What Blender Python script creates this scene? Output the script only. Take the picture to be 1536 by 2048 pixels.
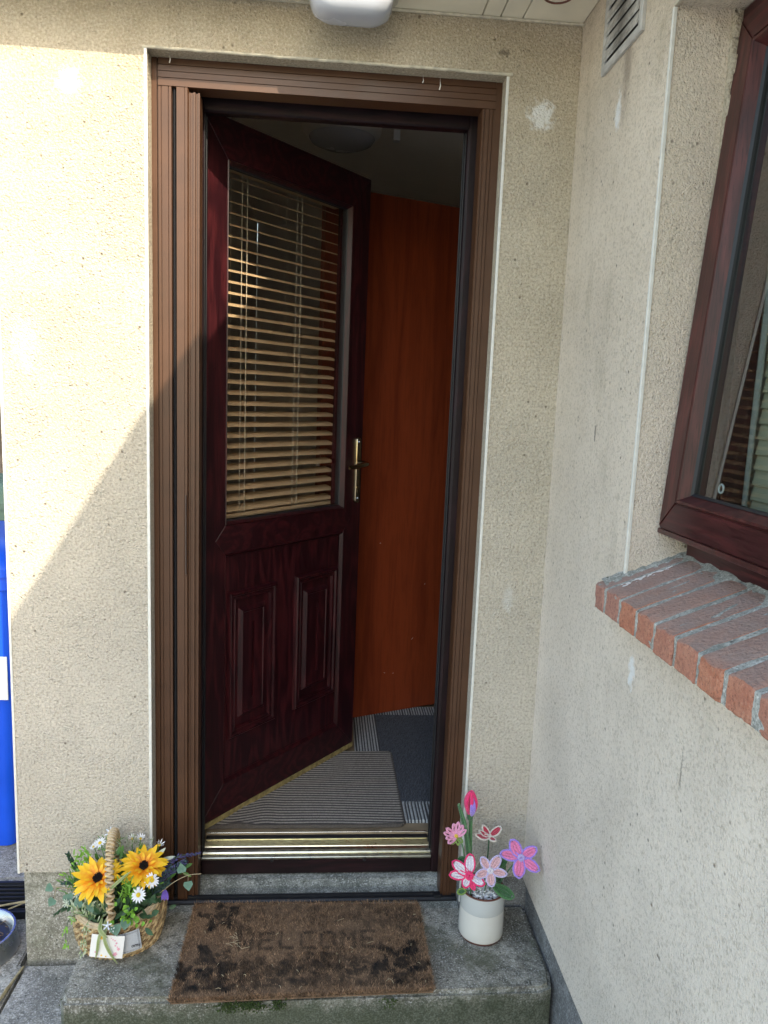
import bpy, bmesh, math, random
import numpy as np
from mathutils import Vector, Matrix
random.seed(7); rng = np.random.default_rng(7)
PI = math.pi; rad = math.radians
S = bpy.context.scene
for o in list(bpy.data.objects): bpy.data.objects.remove(o)

# ------------------------------------------------------------------ camera
cam = bpy.data.cameras.new('camera'); camo = bpy.data.objects.new('camera', cam)
S.collection.objects.link(camo); S.camera = camo
yaw, pitch, roll = 0.08311, -0.1482, 0.03925
cy_, sy_, cp_, sp_ = math.cos(yaw), math.sin(yaw), math.cos(pitch), math.sin(pitch)
fwd = Vector((sy_*cp_, cy_*cp_, sp_)); rt = Vector((cy_, -sy_, 0)); up = rt.cross(fwd)
r2 = math.cos(roll)*rt + math.sin(roll)*up; u2 = -math.sin(roll)*rt + math.cos(roll)*up
m = Matrix((r2, u2, -fwd)).transposed().to_4x4(); m.translation = (0.4135, -1.8325, 1.3519)
camo.matrix_world = m
cam.sensor_fit = 'VERTICAL'; cam.sensor_height = 36; cam.lens = 1506.95/2048*36
cam.clip_start = 0.02; cam.clip_end = 400

# ------------------------------------------------------------------ light
SUN_TRAVEL = Vector((-0.625, 1.389, -1.0)).normalized()
w = bpy.data.worlds.new('World'); S.world = w; w.use_nodes = True
nt = w.node_tree; nt.nodes.clear()
sky = nt.nodes.new('ShaderNodeTexSky'); sky.sky_type = 'NISHITA'; sky.sun_disc = False
sky.sun_elevation = math.asin(-SUN_TRAVEL.z); sky.sun_rotation = math.atan2(-SUN_TRAVEL.x, -SUN_TRAVEL.y)
sky.dust_density = 2.2; sky.air_density = 1.6; sky.ozone_density = 1.0
bg = nt.nodes.new('ShaderNodeBackground'); bg.inputs[1].default_value = 0.15
wo = nt.nodes.new('ShaderNodeOutputWorld')
nt.links.new(sky.outputs[0], bg.inputs[0]); nt.links.new(bg.outputs[0], wo.inputs[0])
sl = bpy.data.lights.new('sun', 'SUN'); sl.energy = 2.0; sl.angle = rad(0.55); sl.color = (1, 0.88, 0.68)
so = bpy.data.objects.new('sun', sl); S.collection.objects.link(so)
so.rotation_euler = SUN_TRAVEL.to_track_quat('-Z', 'Y').to_euler(); so.location = (3, -6, 6)
S.view_settings.view_transform = 'Standard'; S.view_settings.look = 'None'
S.view_settings.gamma = 1; S.view_settings.use_curve_mapping = False
S.view_settings.exposure = 1.68
S.render.engine = 'CYCLES'
S.cycles.max_bounces = 8; S.cycles.diffuse_bounces = 5; S.cycles.transparent_max_bounces = 12

# ------------------------------------------------------------------ materials
class N:
    def __init__(s, name):
        s.m = bpy.data.materials.new(name); s.m.use_nodes = True
        s.t = s.m.node_tree; s.b = s.t.nodes['Principled BSDF']; s.tc = s.t.nodes.new('ShaderNodeTexCoord')
        s.P = s.tc.outputs['Object']
    def n(s, ty, ins=None, **kw):
        o = s.t.nodes.new(ty)
        for k, v in kw.items(): setattr(o, k, v)
        for k, v in (ins or {}).items(): s.put(o.inputs[k], v)
        return o
    def put(s, i, v):
        if isinstance(v, bpy.types.NodeSocket): s.t.links.new(v, i)
        else: i.default_value = v
    def map(s, scale=(1, 1, 1), loc=(0, 0, 0), v=None, rot=(0, 0, 0)):
        o = s.n('ShaderNodeMapping', {'Vector': v or s.P, 'Scale': scale, 'Location': loc, 'Rotation': rot}); return o.outputs[0]
    def noise(s, sc, det=3, rough=.5, v=None, dist=0):
        return s.n('ShaderNodeTexNoise', {'Vector': v or s.P, 'Scale': sc, 'Detail': det, 'Roughness': rough, 'Distortion': dist}).outputs[0]
    def vor(s, sc, v=None, feat='F1', out=0, rnd=1):
        return s.n('ShaderNodeTexVoronoi', {'Vector': v or s.P, 'Scale': sc, 'Randomness': rnd}, feature=feat).outputs[out]
    def ramp(s, f, *st):
        o = s.n('ShaderNodeValToRGB', {'Fac': f}); cr = o.color_ramp
        while len(cr.elements) < len(st): cr.elements.new(0.5)
        for e, (p, c) in zip(cr.elements, st):
            e.position = p; e.color = (c, c, c, 1) if isinstance(c, (int, float)) else (*c, 1)
        return o.outputs[0]
    def mth(s, op, a, b=0.0, c=0.0, clamp=False):
        o = s.n('ShaderNodeMath', operation=op, use_clamp=clamp); s.put(o.inputs[0], a); s.put(o.inputs[1], b)
        s.put(o.inputs[2], c); return o.outputs[0]
    def mix(s, f, a, b, mode='MIX'):
        o = s.n('ShaderNodeMix', data_type='RGBA', blend_type=mode)
        s.put(o.inputs[0], f)
        for i, c in ((6, a), (7, b)): s.put(o.inputs[i], c if isinstance(c, bpy.types.NodeSocket) else (*c, 1))
        return o.outputs[2]
    def col(s, c): s.put(s.b.inputs['Base Color'], c if isinstance(c, bpy.types.NodeSocket) else (*c, 1))
    def rough(s, r): s.put(s.b.inputs['Roughness'], r)
    def set(s, **kw):
        for k, v in kw.items(): s.put(s.b.inputs[k.replace('_', ' ')], v)
    def bump(s, h, dist=.002, st=1.0, prev=None):
        o = s.n('ShaderNodeBump', {'Height': h, 'Distance': dist, 'Strength': st})
        if prev: s.put(o.inputs['Normal'], prev)
        s.put(s.b.inputs['Normal'], o.outputs[0]); return o.outputs[0]
    def sep(s, v=None):
        return s.n('ShaderNodeSeparateXYZ', {'Vector': v or s.P}).outputs

def plain(name, c, r=.5, metal=0, var=.12, sc=30, bump=0, spec=.5, sheen=0):
    k = N(name); nz = k.noise(sc, 4)
    k.col(k.mix(k.ramp(nz, (.3, 0), (.7, 1)), tuple(x*(1-var) for x in c), tuple(min(1, x*(1+var)) for x in c)))
    k.rough(k.mth('ADD', k.mth('MULTIPLY', nz, .15), r-.075)); k.set(Metallic=metal, Specular_IOR_Level=spec)
    if sheen: k.set(Sheen_Weight=sheen, Sheen_Roughness=.5)
    if bump: k.bump(k.noise(sc*8, 3), bump)
    return k.m

def patch(k, base, c, radii, colr, seed=0, soft=.35, amt=1.0, nsc=60):
    """a filler / stain patch with a shape of its own at a world position"""
    v = k.n('ShaderNodeVectorMath', {0: k.P, 1: c}, operation='SUBTRACT').outputs[0]
    v = k.n('ShaderNodeVectorMath', {0: v, 1: radii}, operation='DIVIDE').outputs[0]
    ln = k.n('ShaderNodeVectorMath', {0: v}, operation='LENGTH').outputs['Value']
    nz = k.noise(nsc, 4, .65, v=k.map(loc=(seed, seed*2, 0)))
    ln = k.mth('ADD', ln, k.mth('MULTIPLY', k.mth('SUBTRACT', nz, .5), 1.6))
    f = k.mth('MULTIPLY', k.ramp(ln, (max(0, .55-soft*.5), 1), (.55+soft*.5, 0)), amt)
    return k.mix(f, base, colr), f

def m_render(wing=False):
    k = N('roughcast_render_wing' if wing else 'roughcast_render')
    a = k.noise(2.2, 4, .55); b = k.noise(11, 4, .6); c = k.noise(170, 3, .6)
    base = k.mix(k.ramp(a, (.3, 0), (.72, 1)), (.56, .49, .37), (.62, .565, .465))
    base = k.mix(k.ramp(b, (.35, .0), (.7, .35)), base, (.52, .455, .34))
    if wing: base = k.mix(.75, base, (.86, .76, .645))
    # rain streaks
    stv = k.noise(26, 4, .6, v=k.map(scale=(1, 1, .10)))
    base = k.mix(k.mth('MULTIPLY', k.ramp(stv, (.50, 0), (.70, .45)), k.ramp(b, (.40, 0), (.60, 1))), base, (.50, .44, .33))
    # ragged grime near the ground; sky-grey and eaves shade painted into the colour
    x, y, z = k.sep()
    low = k.ramp(k.mth('ADD', z, k.mth('MULTIPLY', k.mth('SUBTRACT', b, .5), .35)), (.02, .5), (.40, 0))
    base = k.mix(low, base, (.43, .42, .36))
    grey = k.ramp(k.mth('MULTIPLY', k.mth('ADD', z, k.mth('MULTIPLY', k.mth('SUBTRACT', a, .5), .8)), .5), (.30, .55), (.78, 0))  # bluish sky light on the lower wall painted in as grey
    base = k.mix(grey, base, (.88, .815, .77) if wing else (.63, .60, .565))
    hi = k.ramp(k.mth('MULTIPLY', k.mth('ADD', z, k.mth('MULTIPLY', k.mth('SUBTRACT', b, .5), .35)), .4), (.78, 0), (.91, .5))  # dirt and warm shade under the eaves painted into the upper wall
    base = k.mix(hi, base, (.35, .27, .17))
    # fine grain, pits and black specks
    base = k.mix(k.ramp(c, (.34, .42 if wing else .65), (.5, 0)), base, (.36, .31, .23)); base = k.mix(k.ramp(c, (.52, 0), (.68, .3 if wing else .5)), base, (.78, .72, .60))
    sp = k.vor(34); spn = k.noise(9, 2)
    pits = k.mth('MULTIPLY', k.ramp(sp, (.045, 1), (.13, 0)), k.ramp(spn, (.44, 0), (.56, 1)))
    base = k.mix(k.mth('MULTIPLY', pits, .75), base, (.12, .09, .06))
    ws = k.mth('MULTIPLY', k.ramp(k.vor(27, v=k.map(loc=(3, 5, 1))), (.03, 1), (.07, 0)), k.ramp(k.noise(6, 2), (.55, 0), (.62, 1)))
    base = k.mix(k.mth('MULTIPLY', ws, .7), base, (.8, .78, .72))
    W = (.80, .81, .80)
    base, f1 = patch(k, base, (-.168, 0, 2.02), (.036, .2, .040), W, 1)
    base, f2 = patch(k, base, (.897, 0, 2.018), (.048, .2, .055), W, 2, amt=.9)
    base, f3 = patch(k, base, (.98, -.268, 1.935), (.2, .024, .060), (.92, .93, .94), 3, amt=.95)
    base, f4 = patch(k, base, (.98, -.565, .88), (.2, .020, .055), (.92, .93, .94), 4, amt=.95)
    base, _ = patch(k, base, (.892, 0, .86), (.022, .2, .06), (.72, .72, .69), 5, amt=.45)
    base, _ = patch(k, base, (.815, 0, 1.87), (.015, .2, .05), (.70, .65, .52), 6, amt=.5)
    base, _ = patch(k, base, (-.28, 0, 1.45), (.05, .2, .10), (.76, .72, .62), 7, amt=.35)
    base, _ = patch(k, base, (.98, -.284, 1.30), (.2, .007, .035), (.17, .15, .13), 8, amt=.8, nsc=140)
    base, _ = patch(k, base, (.98, -.775, .80), (.2, .005, .055), (.25, .22, .18), 9, amt=.6, nsc=140)
    base, _ = patch(k, base, (.98, -.30, 2.02), (.2, .03, .13), (.28, .22, .18), 10, amt=.6, nsc=40, soft=.8)
    base, _ = patch(k, base, (.80, 0, 2.145), (.02, .2, .012), (.15, .12, .09), 11, amt=.7, nsc=140)
    k.col(base); k.rough(.92); k.set(Specular_IOR_Level=.2)
    q = 1.25 if wing else 1.0
    h1 = k.noise(230*q, 4, .7); h2 = k.vor(260*q, feat='SMOOTH_F1'); h3 = k.noise(85*q, 4, .6); h4 = k.vor(120*q)
    st_ = k.ramp(h4, (.10, 1), (.42, 0)); st_ = k.mth('MULTIPLY', st_, k.ramp(k.noise(48, 2), (.45, 0), (.60, 1)))      # scattered larger stones
    h = k.mth('ADD', k.mth('MULTIPLY', h1, .9), k.mth('MULTIPLY', h2, -.7))
    h = k.mth('ADD', h, k.mth('MULTIPLY', h3, .8)); h = k.mth('ADD', h, k.mth('MULTIPLY', st_, .55))
    h = k.mth('SUBTRACT', h, k.mth('MULTIPLY', pits, .6))
    h = k.mth('SUBTRACT', h, k.mth('MULTIPLY', k.mth('ADD', f2, f1), k.mth('MULTIPLY', h1, .4)))
    h = k.mth('MULTIPLY', h, k.ramp(k.noise(4.5, 4, .6, v=k.map(loc=(8, 3, 1))), (.3, .55), (.7, 1.25)))
    k.bump(h, .0038 if wing else .0050, 1.0)
    return k.m

def m_concrete(name, dark=(.085, .085, .075), light=(.27, .27, .25), tint=(.06, .075, .04), wet=.35, bumpd=.003, mott=5, riser=False):
    k = N(name); a = k.noise(mott, 5, .6); b = k.noise(38, 4, .65); c = k.vor(130); 
    base = k.mix(k.ramp(a, (.32, 0), (.68, 1)), dark, light)
    base = k.mix(k.ramp(b, (.38, .75), (.55, 0)), base, tuple(x*.75 for x in dark))
    g1 = k.noise(240, 3, .7); g2 = k.noise(110, 3, .6, v=k.map(loc=(4, 1, 9)))
    base = k.mix(k.ramp(g1, (.36, .65), (.48, 0)), base, tuple(x*.4 for x in dark))
    base = k.mix(k.ramp(g1, (.56, 0), (.68, .85)), base, tuple(min(.7, x*1.9) for x in light))
    base = k.mix(k.ramp(g2, (.60, 0), (.70, .6)), base, tuple(min(.7, x*1.5) for x in light))
    base = k.mix(k.mth('MULTIPLY', k.ramp(c, (.12, 1), (.25, 0)), k.ramp(k.noise(60, 2), (.5, 0), (.62, .9))), base, (.50, .50, .48))
    base = k.mix(k.mth('MULTIPLY', k.ramp(k.vor(75, v=k.map(loc=(1, 7, 2))), (.10, 1), (.24, 0)), k.ramp(k.noise(22, 2), (.42, 0), (.6, .9))), base, (.025, .025, .024))
    base = k.mix(k.mth('MULTIPLY', k.ramp(k.noise(9, 4, .7, v=k.map(loc=(5, 2, 8))), (.5, 0), (.66, wet)), 1), base, tint)
    if riser:   # algae growing on the damp front of the step, in ragged tongues
        zz = k.sep()[2]; rn = k.noise(26, 5, .7)
        rf = k.ramp(k.mth('ADD', k.mth('MULTIPLY', zz, -12.0), k.mth('MULTIPLY', k.mth('SUBTRACT', rn, .5), 1.2)), (.12, 0), (.5, .85))
        base = k.mix(rf, base, (.085, .10, .065)); base = k.mix(k.mth('MULTIPLY', rf, k.ramp(g1, (.45, .6), (.55, 0))), base, (.03, .035, .02))
    k.col(base); k.rough(.88)
    h = k.mth('ADD', k.mth('MULTIPLY', b, 1.0), k.mth('MULTIPLY', k.vor(95, feat='SMOOTH_F1'), .6))
    k.bump(h, bumpd, 1.0); return k.m

def m_wood(name, c1, c2, axis='z', r=.38, sc=1.0, coat=.10, fig=True):
    k = N(name); st = {'x': (.06, 1, 1), 'y': (1, .06, 1), 'z': (1, 1, .06)}[axis]
    v = k.map(scale=st)
    fine = k.noise(300*sc, 3, .6, v=v); mid = k.noise(42*sc, 3, .55, v=v, dist=1.2)
    wv = k.noise(9*sc, 2, .5, v=k.map(scale=tuple(s*(1 if s == 1 else 3) for s in st)))
    rings = k.mth('SINE', k.mth('MULTIPLY', wv, 60.0)) if fig else mid
    f = k.mth('ADD', k.mth('MULTIPLY', mid, .6), k.mth('MULTIPLY', rings, .13 if fig else .3))
    base = k.mix(k.ramp(f, (.22, 0), (.5, 1)), c1, c2)
    base = k.mix(k.ramp(fine, (.36, .6 if fig else .22), (.5, 0)), base, tuple(x*.35 for x in c1))
    k.col(base); k.rough(k.mth('ADD', k.mth('MULTIPLY', fine, .2), r-.1)); k.set(Coat_Weight=coat, Coat_Roughness=.3, Specular_IOR_Level=.32)
    k.bump(fine, .0004, .6); return k.m

M = {}
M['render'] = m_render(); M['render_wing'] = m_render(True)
M['plinth'] = m_concrete('plinth_concrete', (.24, .23, .19), (.42, .41, .36), (.16, .17, .12), .5, .002, 7)
M['plinth_grey'] = m_concrete('plinth_grey_paint', (.15, .155, .165), (.25, .26, .275), (.09, .09, .08), .4, .001, 9)
M['step'] = m_concrete('doorstep_concrete', (.13, .125, .105), (.50, .48, .42), (.085, .09, .055), .7, .003, 5, riser=True)
M['path'] = m_concrete('path_concrete', (.20, .195, .18), (.54, .52, .48), (.10, .10, .09), .5, .003, 6)
M['yard'] = m_concrete('yard_concrete', (.38, .37, .345), (.46, .45, .42), (.15, .15, .13), .4, .003, 2)
M['sillcon'] = m_concrete('sill_concrete', (.16, .17, .15), (.42, .43, .40), (.09, .10, .07), .4, .002, 14)
M['mahog'] = m_wood('mahogany_foil', (.022, .0035, .006), (.056, .009, .012), 'z')
M['mahogx'] = m_wood('mahogany_foil_rail', (.022, .0035, .006), (.056, .009, .012), 'x')
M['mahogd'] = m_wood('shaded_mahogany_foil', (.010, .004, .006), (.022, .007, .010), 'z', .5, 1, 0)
M['mahogdx'] = m_wood('shaded_mahogany_foil_rail', (.010, .004, .006), (.022, .007, .010), 'x', .5, 1, 0)  # both door frame foils darkened to paint in the shade behind the header
M['mahogy'] = m_wood('mahogany_foil_window', (.040, .008, .010), (.080, .016, .018), 'y')
M['mahogw'] = m_wood('mahogany_foil_window_upright', (.050, .013, .013), (.095, .024, .023), 'z')
M['redwood'] = m_wood('varnished_orange_wood', (.145, .024, .008), (.225, .042, .013), 'z', .42, .6, .12, fig=False)
M['fence'] = m_wood('weathered_fence_wood', (.16, .12, .09), (.28, .22, .17), 'z', .8, 1, 0)
M['alu'] = plain('brown_coated_aluminium', (.080, .036, .018), .42, .0, .12, 14, spec=.45)
M['alud'] = plain('dark_brown_aluminium', (.055, .035, .030), .38, 0, .1, 14, spec=.6)
M['black'] = plain('black_rubber', (.012, .013, .017), .45, 0, .2, 60)
M['brush'] = plain('black_brush_pile', (.010, .011, .015), .9, 0, .6, 400, .001)
M['bead'] = plain('white_corner_bead', (.74, .74, .70), .5, 0, .08, 60)
M['beadd'] = plain('weathered_corner_bead', (.56, .52, .42), .7, 0, .25, 60, .001)
M['soffit'] = plain('cream_soffit_paint', (.78, .74, .62), .45, 0, .10, 9)
M['fascia'] = plain('white_fascia_paint', (.70, .70, .66), .45, 0, .06, 9)
M['tile'] = plain('grey_roof_tile', (.10, .095, .09), .8, 0, .2, 9)
M['gold'] = plain('brass_threshold', (.93, .88, .70), .30, 1.0, .12, 60)
M['brass'] = plain('polished_brass', (.42, .35, .24), .16, 1.0, .05, 60)
M['alum'] = plain('bright_aluminium', (.75, .77, .80), .25, 1.0, .05, 60)
M['plaster'] = plain('hall_plaster', (.78, .73, .65), .8, 0, .05, 4)
M['ceil'] = plain('hall_ceiling_paint', (.90, .86, .79), .8, 0, .04, 3)
M['lino'] = plain('brown_floor_lino', (.26, .20, .13), .5, 0, .35, 18)
M['slat'] = plain('beige_blind_slat', (.64, .485, .30), .42, 0, .05, 20)
M['cord'] = plain('pale_blind_cord', (.62, .58, .46), .7)
M['opal'] = plain('opal_lamp_cover', (.50, .53, .60), .25, 0, .03, 12)
M['lampbase'] = plain('cream_lamp_base', (.60, .58, .50), .4)
M['lampshade'] = plain('white_ceiling_lamp', (.82, .81, .78), .35, 0, .03)
M['cable'] = plain('cream_painted_cable', (.60, .58, .50), .5)
M['binblue'] = plain('blue_bin_plastic', (.006, .085, .72), .38, 0, .08, 7)
M['bingreen'] = plain('green_bin_plastic', (.16, .24, .17), .5, 0, .1, 7)
M['steel'] = plain('stainless_steel', (.55, .55, .56), .28, 1.0, .1, 30)
M['sticker'] = plain('white_sticker', (.78, .78, .78), .5, 0, .02)
M['debris'] = plain('wet_leaf_debris', (.14, .09, .05), .7, 0, .5, 120, .002)
M['orange'] = plain('orange_twig', (.55, .20, .08), .6)
M['twig'] = plain('dry_grass_stem', (.40, .34, .20), .8, 0, .3, 80)
M['moss'] = plain('green_moss', (.05, .08, .018), .95, 0, .5, 200, .002)
M['ceramic'] = plain('cream_ceramic_glaze', (.72, .71, .67), .16, 0, .04, 8)
M['ceramic2'] = plain('blue_grey_ceramic_glaze', (.60, .62, .62), .18, 0, .05, 8)
M['clay'] = plain('red_brown_clay', (.13, .045, .032), .5)
M['pebble'] = plain('white_pebble', (.74, .76, .80), .35, 0, .12, 40)
M['wicker'] = plain('seagrass_strand', (.50, .37, .20), .7, 0, .5, 70, .001)
M['wickerd'] = plain('seagrass_strand_dark', (.24, .155, .075), .75, 0, .45, 70, .001)
M['rimcane'] = plain('pale_cane_rim', (.58, .47, .32), .55, 0, .2, 50, .001)
M['card'] = plain('white_card', (.84, .83, .82), .5, 0, .01)
M['labelf'] = plain('grey_fabric_label', (.50, .53, .58), .9, 0, .06, 300)
M['stitch'] = plain('dark_stitching', (.10, .12, .17), .9)
M['ink'] = plain('black_ink', (.02, .02, .025), .8)
M['prpink'] = plain('printed_pink', (.80, .38, .48), .6)
M['pryel'] = plain('printed_yellow', (.85, .55, .08), .6)
M['mortar'] = m_concrete('mortar_joint', (.32, .33, .31), (.48, .48, .45), (.15, .16, .13), .5, .002, 20)
M['ventp'] = plain('grimy_vent_plastic', (.50, .50, .49), .6, 0, .25, 25)
M['ventd'] = plain('vent_dark', (.07, .068, .065), .9)
M['cob'] = plain('cobweb_dust', (.7, .7, .68), .9)

def petal_mat(name, base, tip, cen=.5, r=.55, sheen=.0, trans=.15):
    k = N(name); a = k.n('ShaderNodeAttribute', attribute_name='t').outputs['Fac']
    st = k.noise(150, 4, .7)
    f = k.mth('ADD', a, k.mth('MULTIPLY', k.mth('SUBTRACT', st, .5), 1.1))
    k.col(k.mix(k.ramp(f, (cen-.35, 0), (cen+.35, 1)), base, tip)); k.rough(r)
    k.set(Subsurface_Weight=0.0)
    tr = k.n('ShaderNodeBsdfTranslucent', {'Color': (*tip, 1)}); mx = k.n('ShaderNodeMixShader', {0: trans, 1: k.b.outputs[0], 2: tr.outputs[0]})
    k.t.links.new(mx.outputs[0], k.t.nodes['Material Output'].inputs[0]); return k.m
M['sunpet'] = petal_mat('sunflower_petal', (.85, .17, .006), (.95, .60, .02), .34)
M['suncen'] = plain('sunflower_centre', (.018, .010, .010), .9, 0, .5, 300, .002)
M['daisy'] = petal_mat('daisy_petal', (.75, .78, .82), (.84, .85, .90), .3)
M['daisyc'] = plain('daisy_centre', (.72, .52, .03), .7, 0, .2, 300, .001)
M['bluew'] = petal_mat('pale_blue_petal', (.60, .66, .80), (.74, .80, .90), .4)
M['leafd'] = petal_mat('dark_green_leaf', (.018, .055, .022), (.035, .10, .035), .5)
M['leafb'] = petal_mat('bright_green_leaf', (.13, .32, .03), (.24, .48, .05), .5)
M['leafy'] = petal_mat('mid_green_leaf', (.06, .17, .03), (.12, .28, .05), .5)
M['leafv'] = petal_mat('variegated_leaf', (.14, .24, .07), (.62, .66, .50), .55)
M['leafp'] = petal_mat('pale_sage_leaf', (.35, .42, .30), (.62, .68, .58), .4)
M['ivy'] = petal_mat('dusty_ivy_leaf', (.075, .17, .12), (.14, .26, .19), .5)
M['grass'] = petal_mat('striped_grass_blade', (.22, .28, .10), (.38, .44, .22), .5)
M['lav'] = plain('lavender_bud', (.055, .05, .14), .8, 0, .4, 200)
M['lavg'] = plain('lavender_green_bud', (.035, .07, .07), .8, 0, .4, 200)
M['purple'] = petal_mat('purple_petal', (.10, .05, .35), (.18, .10, .50), .5)
M['stem'] = plain('green_wire_stem', (.035, .07, .03), .7)
M['stemb'] = plain('tan_wire_stem', (.32, .26, .16), .7)

def chenille(name, c):
    k = N(name); nz = k.noise(420, 3, .7)
    k.col(k.mix(k.ramp(nz, (.35, 0), (.62, 1)), tuple(x*.72 for x in c), tuple(min(.95, x*1.12+.02) for x in c)))
    k.rough(.95); k.set(Sheen_Weight=.4, Sheen_Roughness=.6, Specular_IOR_Level=.1); k.bump(nz, .0015, 1.0); return k.m
CH = {n: chenille('chenille_'+n, c) for n, c in dict(hotpink=(.88, .02, .17), pink=(.86, .22, .48), palepink=(.84, .36, .56),
      white=(.80, .76, .86), lilac=(.50, .42, .82), violet=(.36, .24, .80), peach=(.76, .46, .50), red=(.60, .03, .08),
      cream=(.82, .76, .70), green=(.03, .13, .035), green2=(.06, .20, .06), lime=(.20, .33, .06), yellow=(.75, .5, .05), purple=(.30, .17, .75), palelilac=(.62, .55, .84)).items()}

def m_brick(name, c1, c2):
    k = N(name); a = k.noise(28, 4, .65); b = k.vor(160); x, y, z = k.sep(); oi = k.n('ShaderNodeObjectInfo').outputs['Random']
    base = k.mix(k.ramp(a, (.3, 0), (.7, 1)), c1, c2)
    base = k.mix(k.mth('MULTIPLY', oi, .85), base, (.36, .19, .16)); gs = k.noise(190, 3, .7); base = k.mix(k.ramp(gs, (.35, .55), (.48, 0)), base, (.17, .08, .06)); base = k.mix(k.ramp(gs, (.58, 0), (.68, .6)), base, (.55, .33, .24))
    base = k.mix(k.ramp(b, (.08, .8), (.2, 0)), base, (.10, .05, .04))
    gz = k.n('ShaderNodeNewGeometry').outputs['Normal']; nz = k.n('ShaderNodeSeparateXYZ', {'Vector': gz}).outputs[2]
    dirt = k.mth('MULTIPLY', k.ramp(nz, (.5, 0), (.9, 1)), k.ramp(k.noise(16, 5, .7), (.30, .55), (.62, .92)))
    base = k.mix(dirt, base, (.34, .255, .23))
    k.col(base); k.rough(.85); k.bump(k.mth('ADD', k.noise(150, 3, .7), k.mth('MULTIPLY', b, .4)), .003); return k.m
M['brick'] = m_brick('sill_brick', (.42, .145, .085), (.52, .24, .15))

def m_attr(name, r=.9, bump=0, sheen=0):
    k = N(name); a = k.n('ShaderNodeAttribute', attribute_name='Col').outputs['Color']
    nz = k.noise(220, 3, .6); k.col(k.mix(k.ramp(nz, (.35, .35), (.6, 0)), a, (.02, .018, .015))); k.rough(r)
    if bump: k.bump(nz, bump)
    if sheen: k.set(Sheen_Weight=sheen)
    return k.m
M['coir'] = m_attr('coir_fibre'); M['rug'] = m_attr('woven_rug', .95, .0015, .1)

def m_glass(name, tint=(.92, .95, .95), refl=.08, ior=1.5):
    k = N(name); fr = k.n('ShaderNodeFresnel', {'IOR': ior}).outputs[0]
    tr = k.n('ShaderNodeBsdfTransparent', {'Color': (*tint, 1)}); gl = k.n('ShaderNodeBsdfGlossy', {'Roughness': .01, 'Color': (1, 1, 1, 1)})
    bf = k.n('ShaderNodeNewGeometry').outputs['Backfacing']; f = k.mth('MULTIPLY', k.mth('MULTIPLY', fr, 1.5, clamp=True), k.mth('SUBTRACT', 1.0, bf))
    mx = k.n('ShaderNodeMixShader', {0: f, 1: tr.outputs[0], 2: gl.outputs[0]})
    k.t.links.new(mx.outputs[0], k.t.nodes['Material Output'].inputs[0]); return k.m
M['glass'] = m_glass('clear_glass', (.97, .96, .95)); M['glass2'] = m_glass('window_double_glass', (.80, .84, .84), ior=1.65)

# ------------------------------------------------------------------ mesh helpers
LOC = {}
def origin(name_or_obj):
    return LOC.get(name_or_obj, Vector((0, 0, 0)))
def thing(name, label, cat, loc=(0, 0, 0), group=None, kind=None):
    o = bpy.data.objects.new(name, None); S.collection.objects.link(o); o.location = loc; o.empty_display_size = .05
    o['label'] = label; o['category'] = cat
    if group: o['group'] = group
    if kind: o['kind'] = kind
    LOC[o] = Vector(loc); return o
def tag(o, label, cat, group=None, kind=None):
    o['label'] = label; o['category'] = cat
    if group: o['group'] = group
    if kind: o['kind'] = kind
    return o

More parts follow.
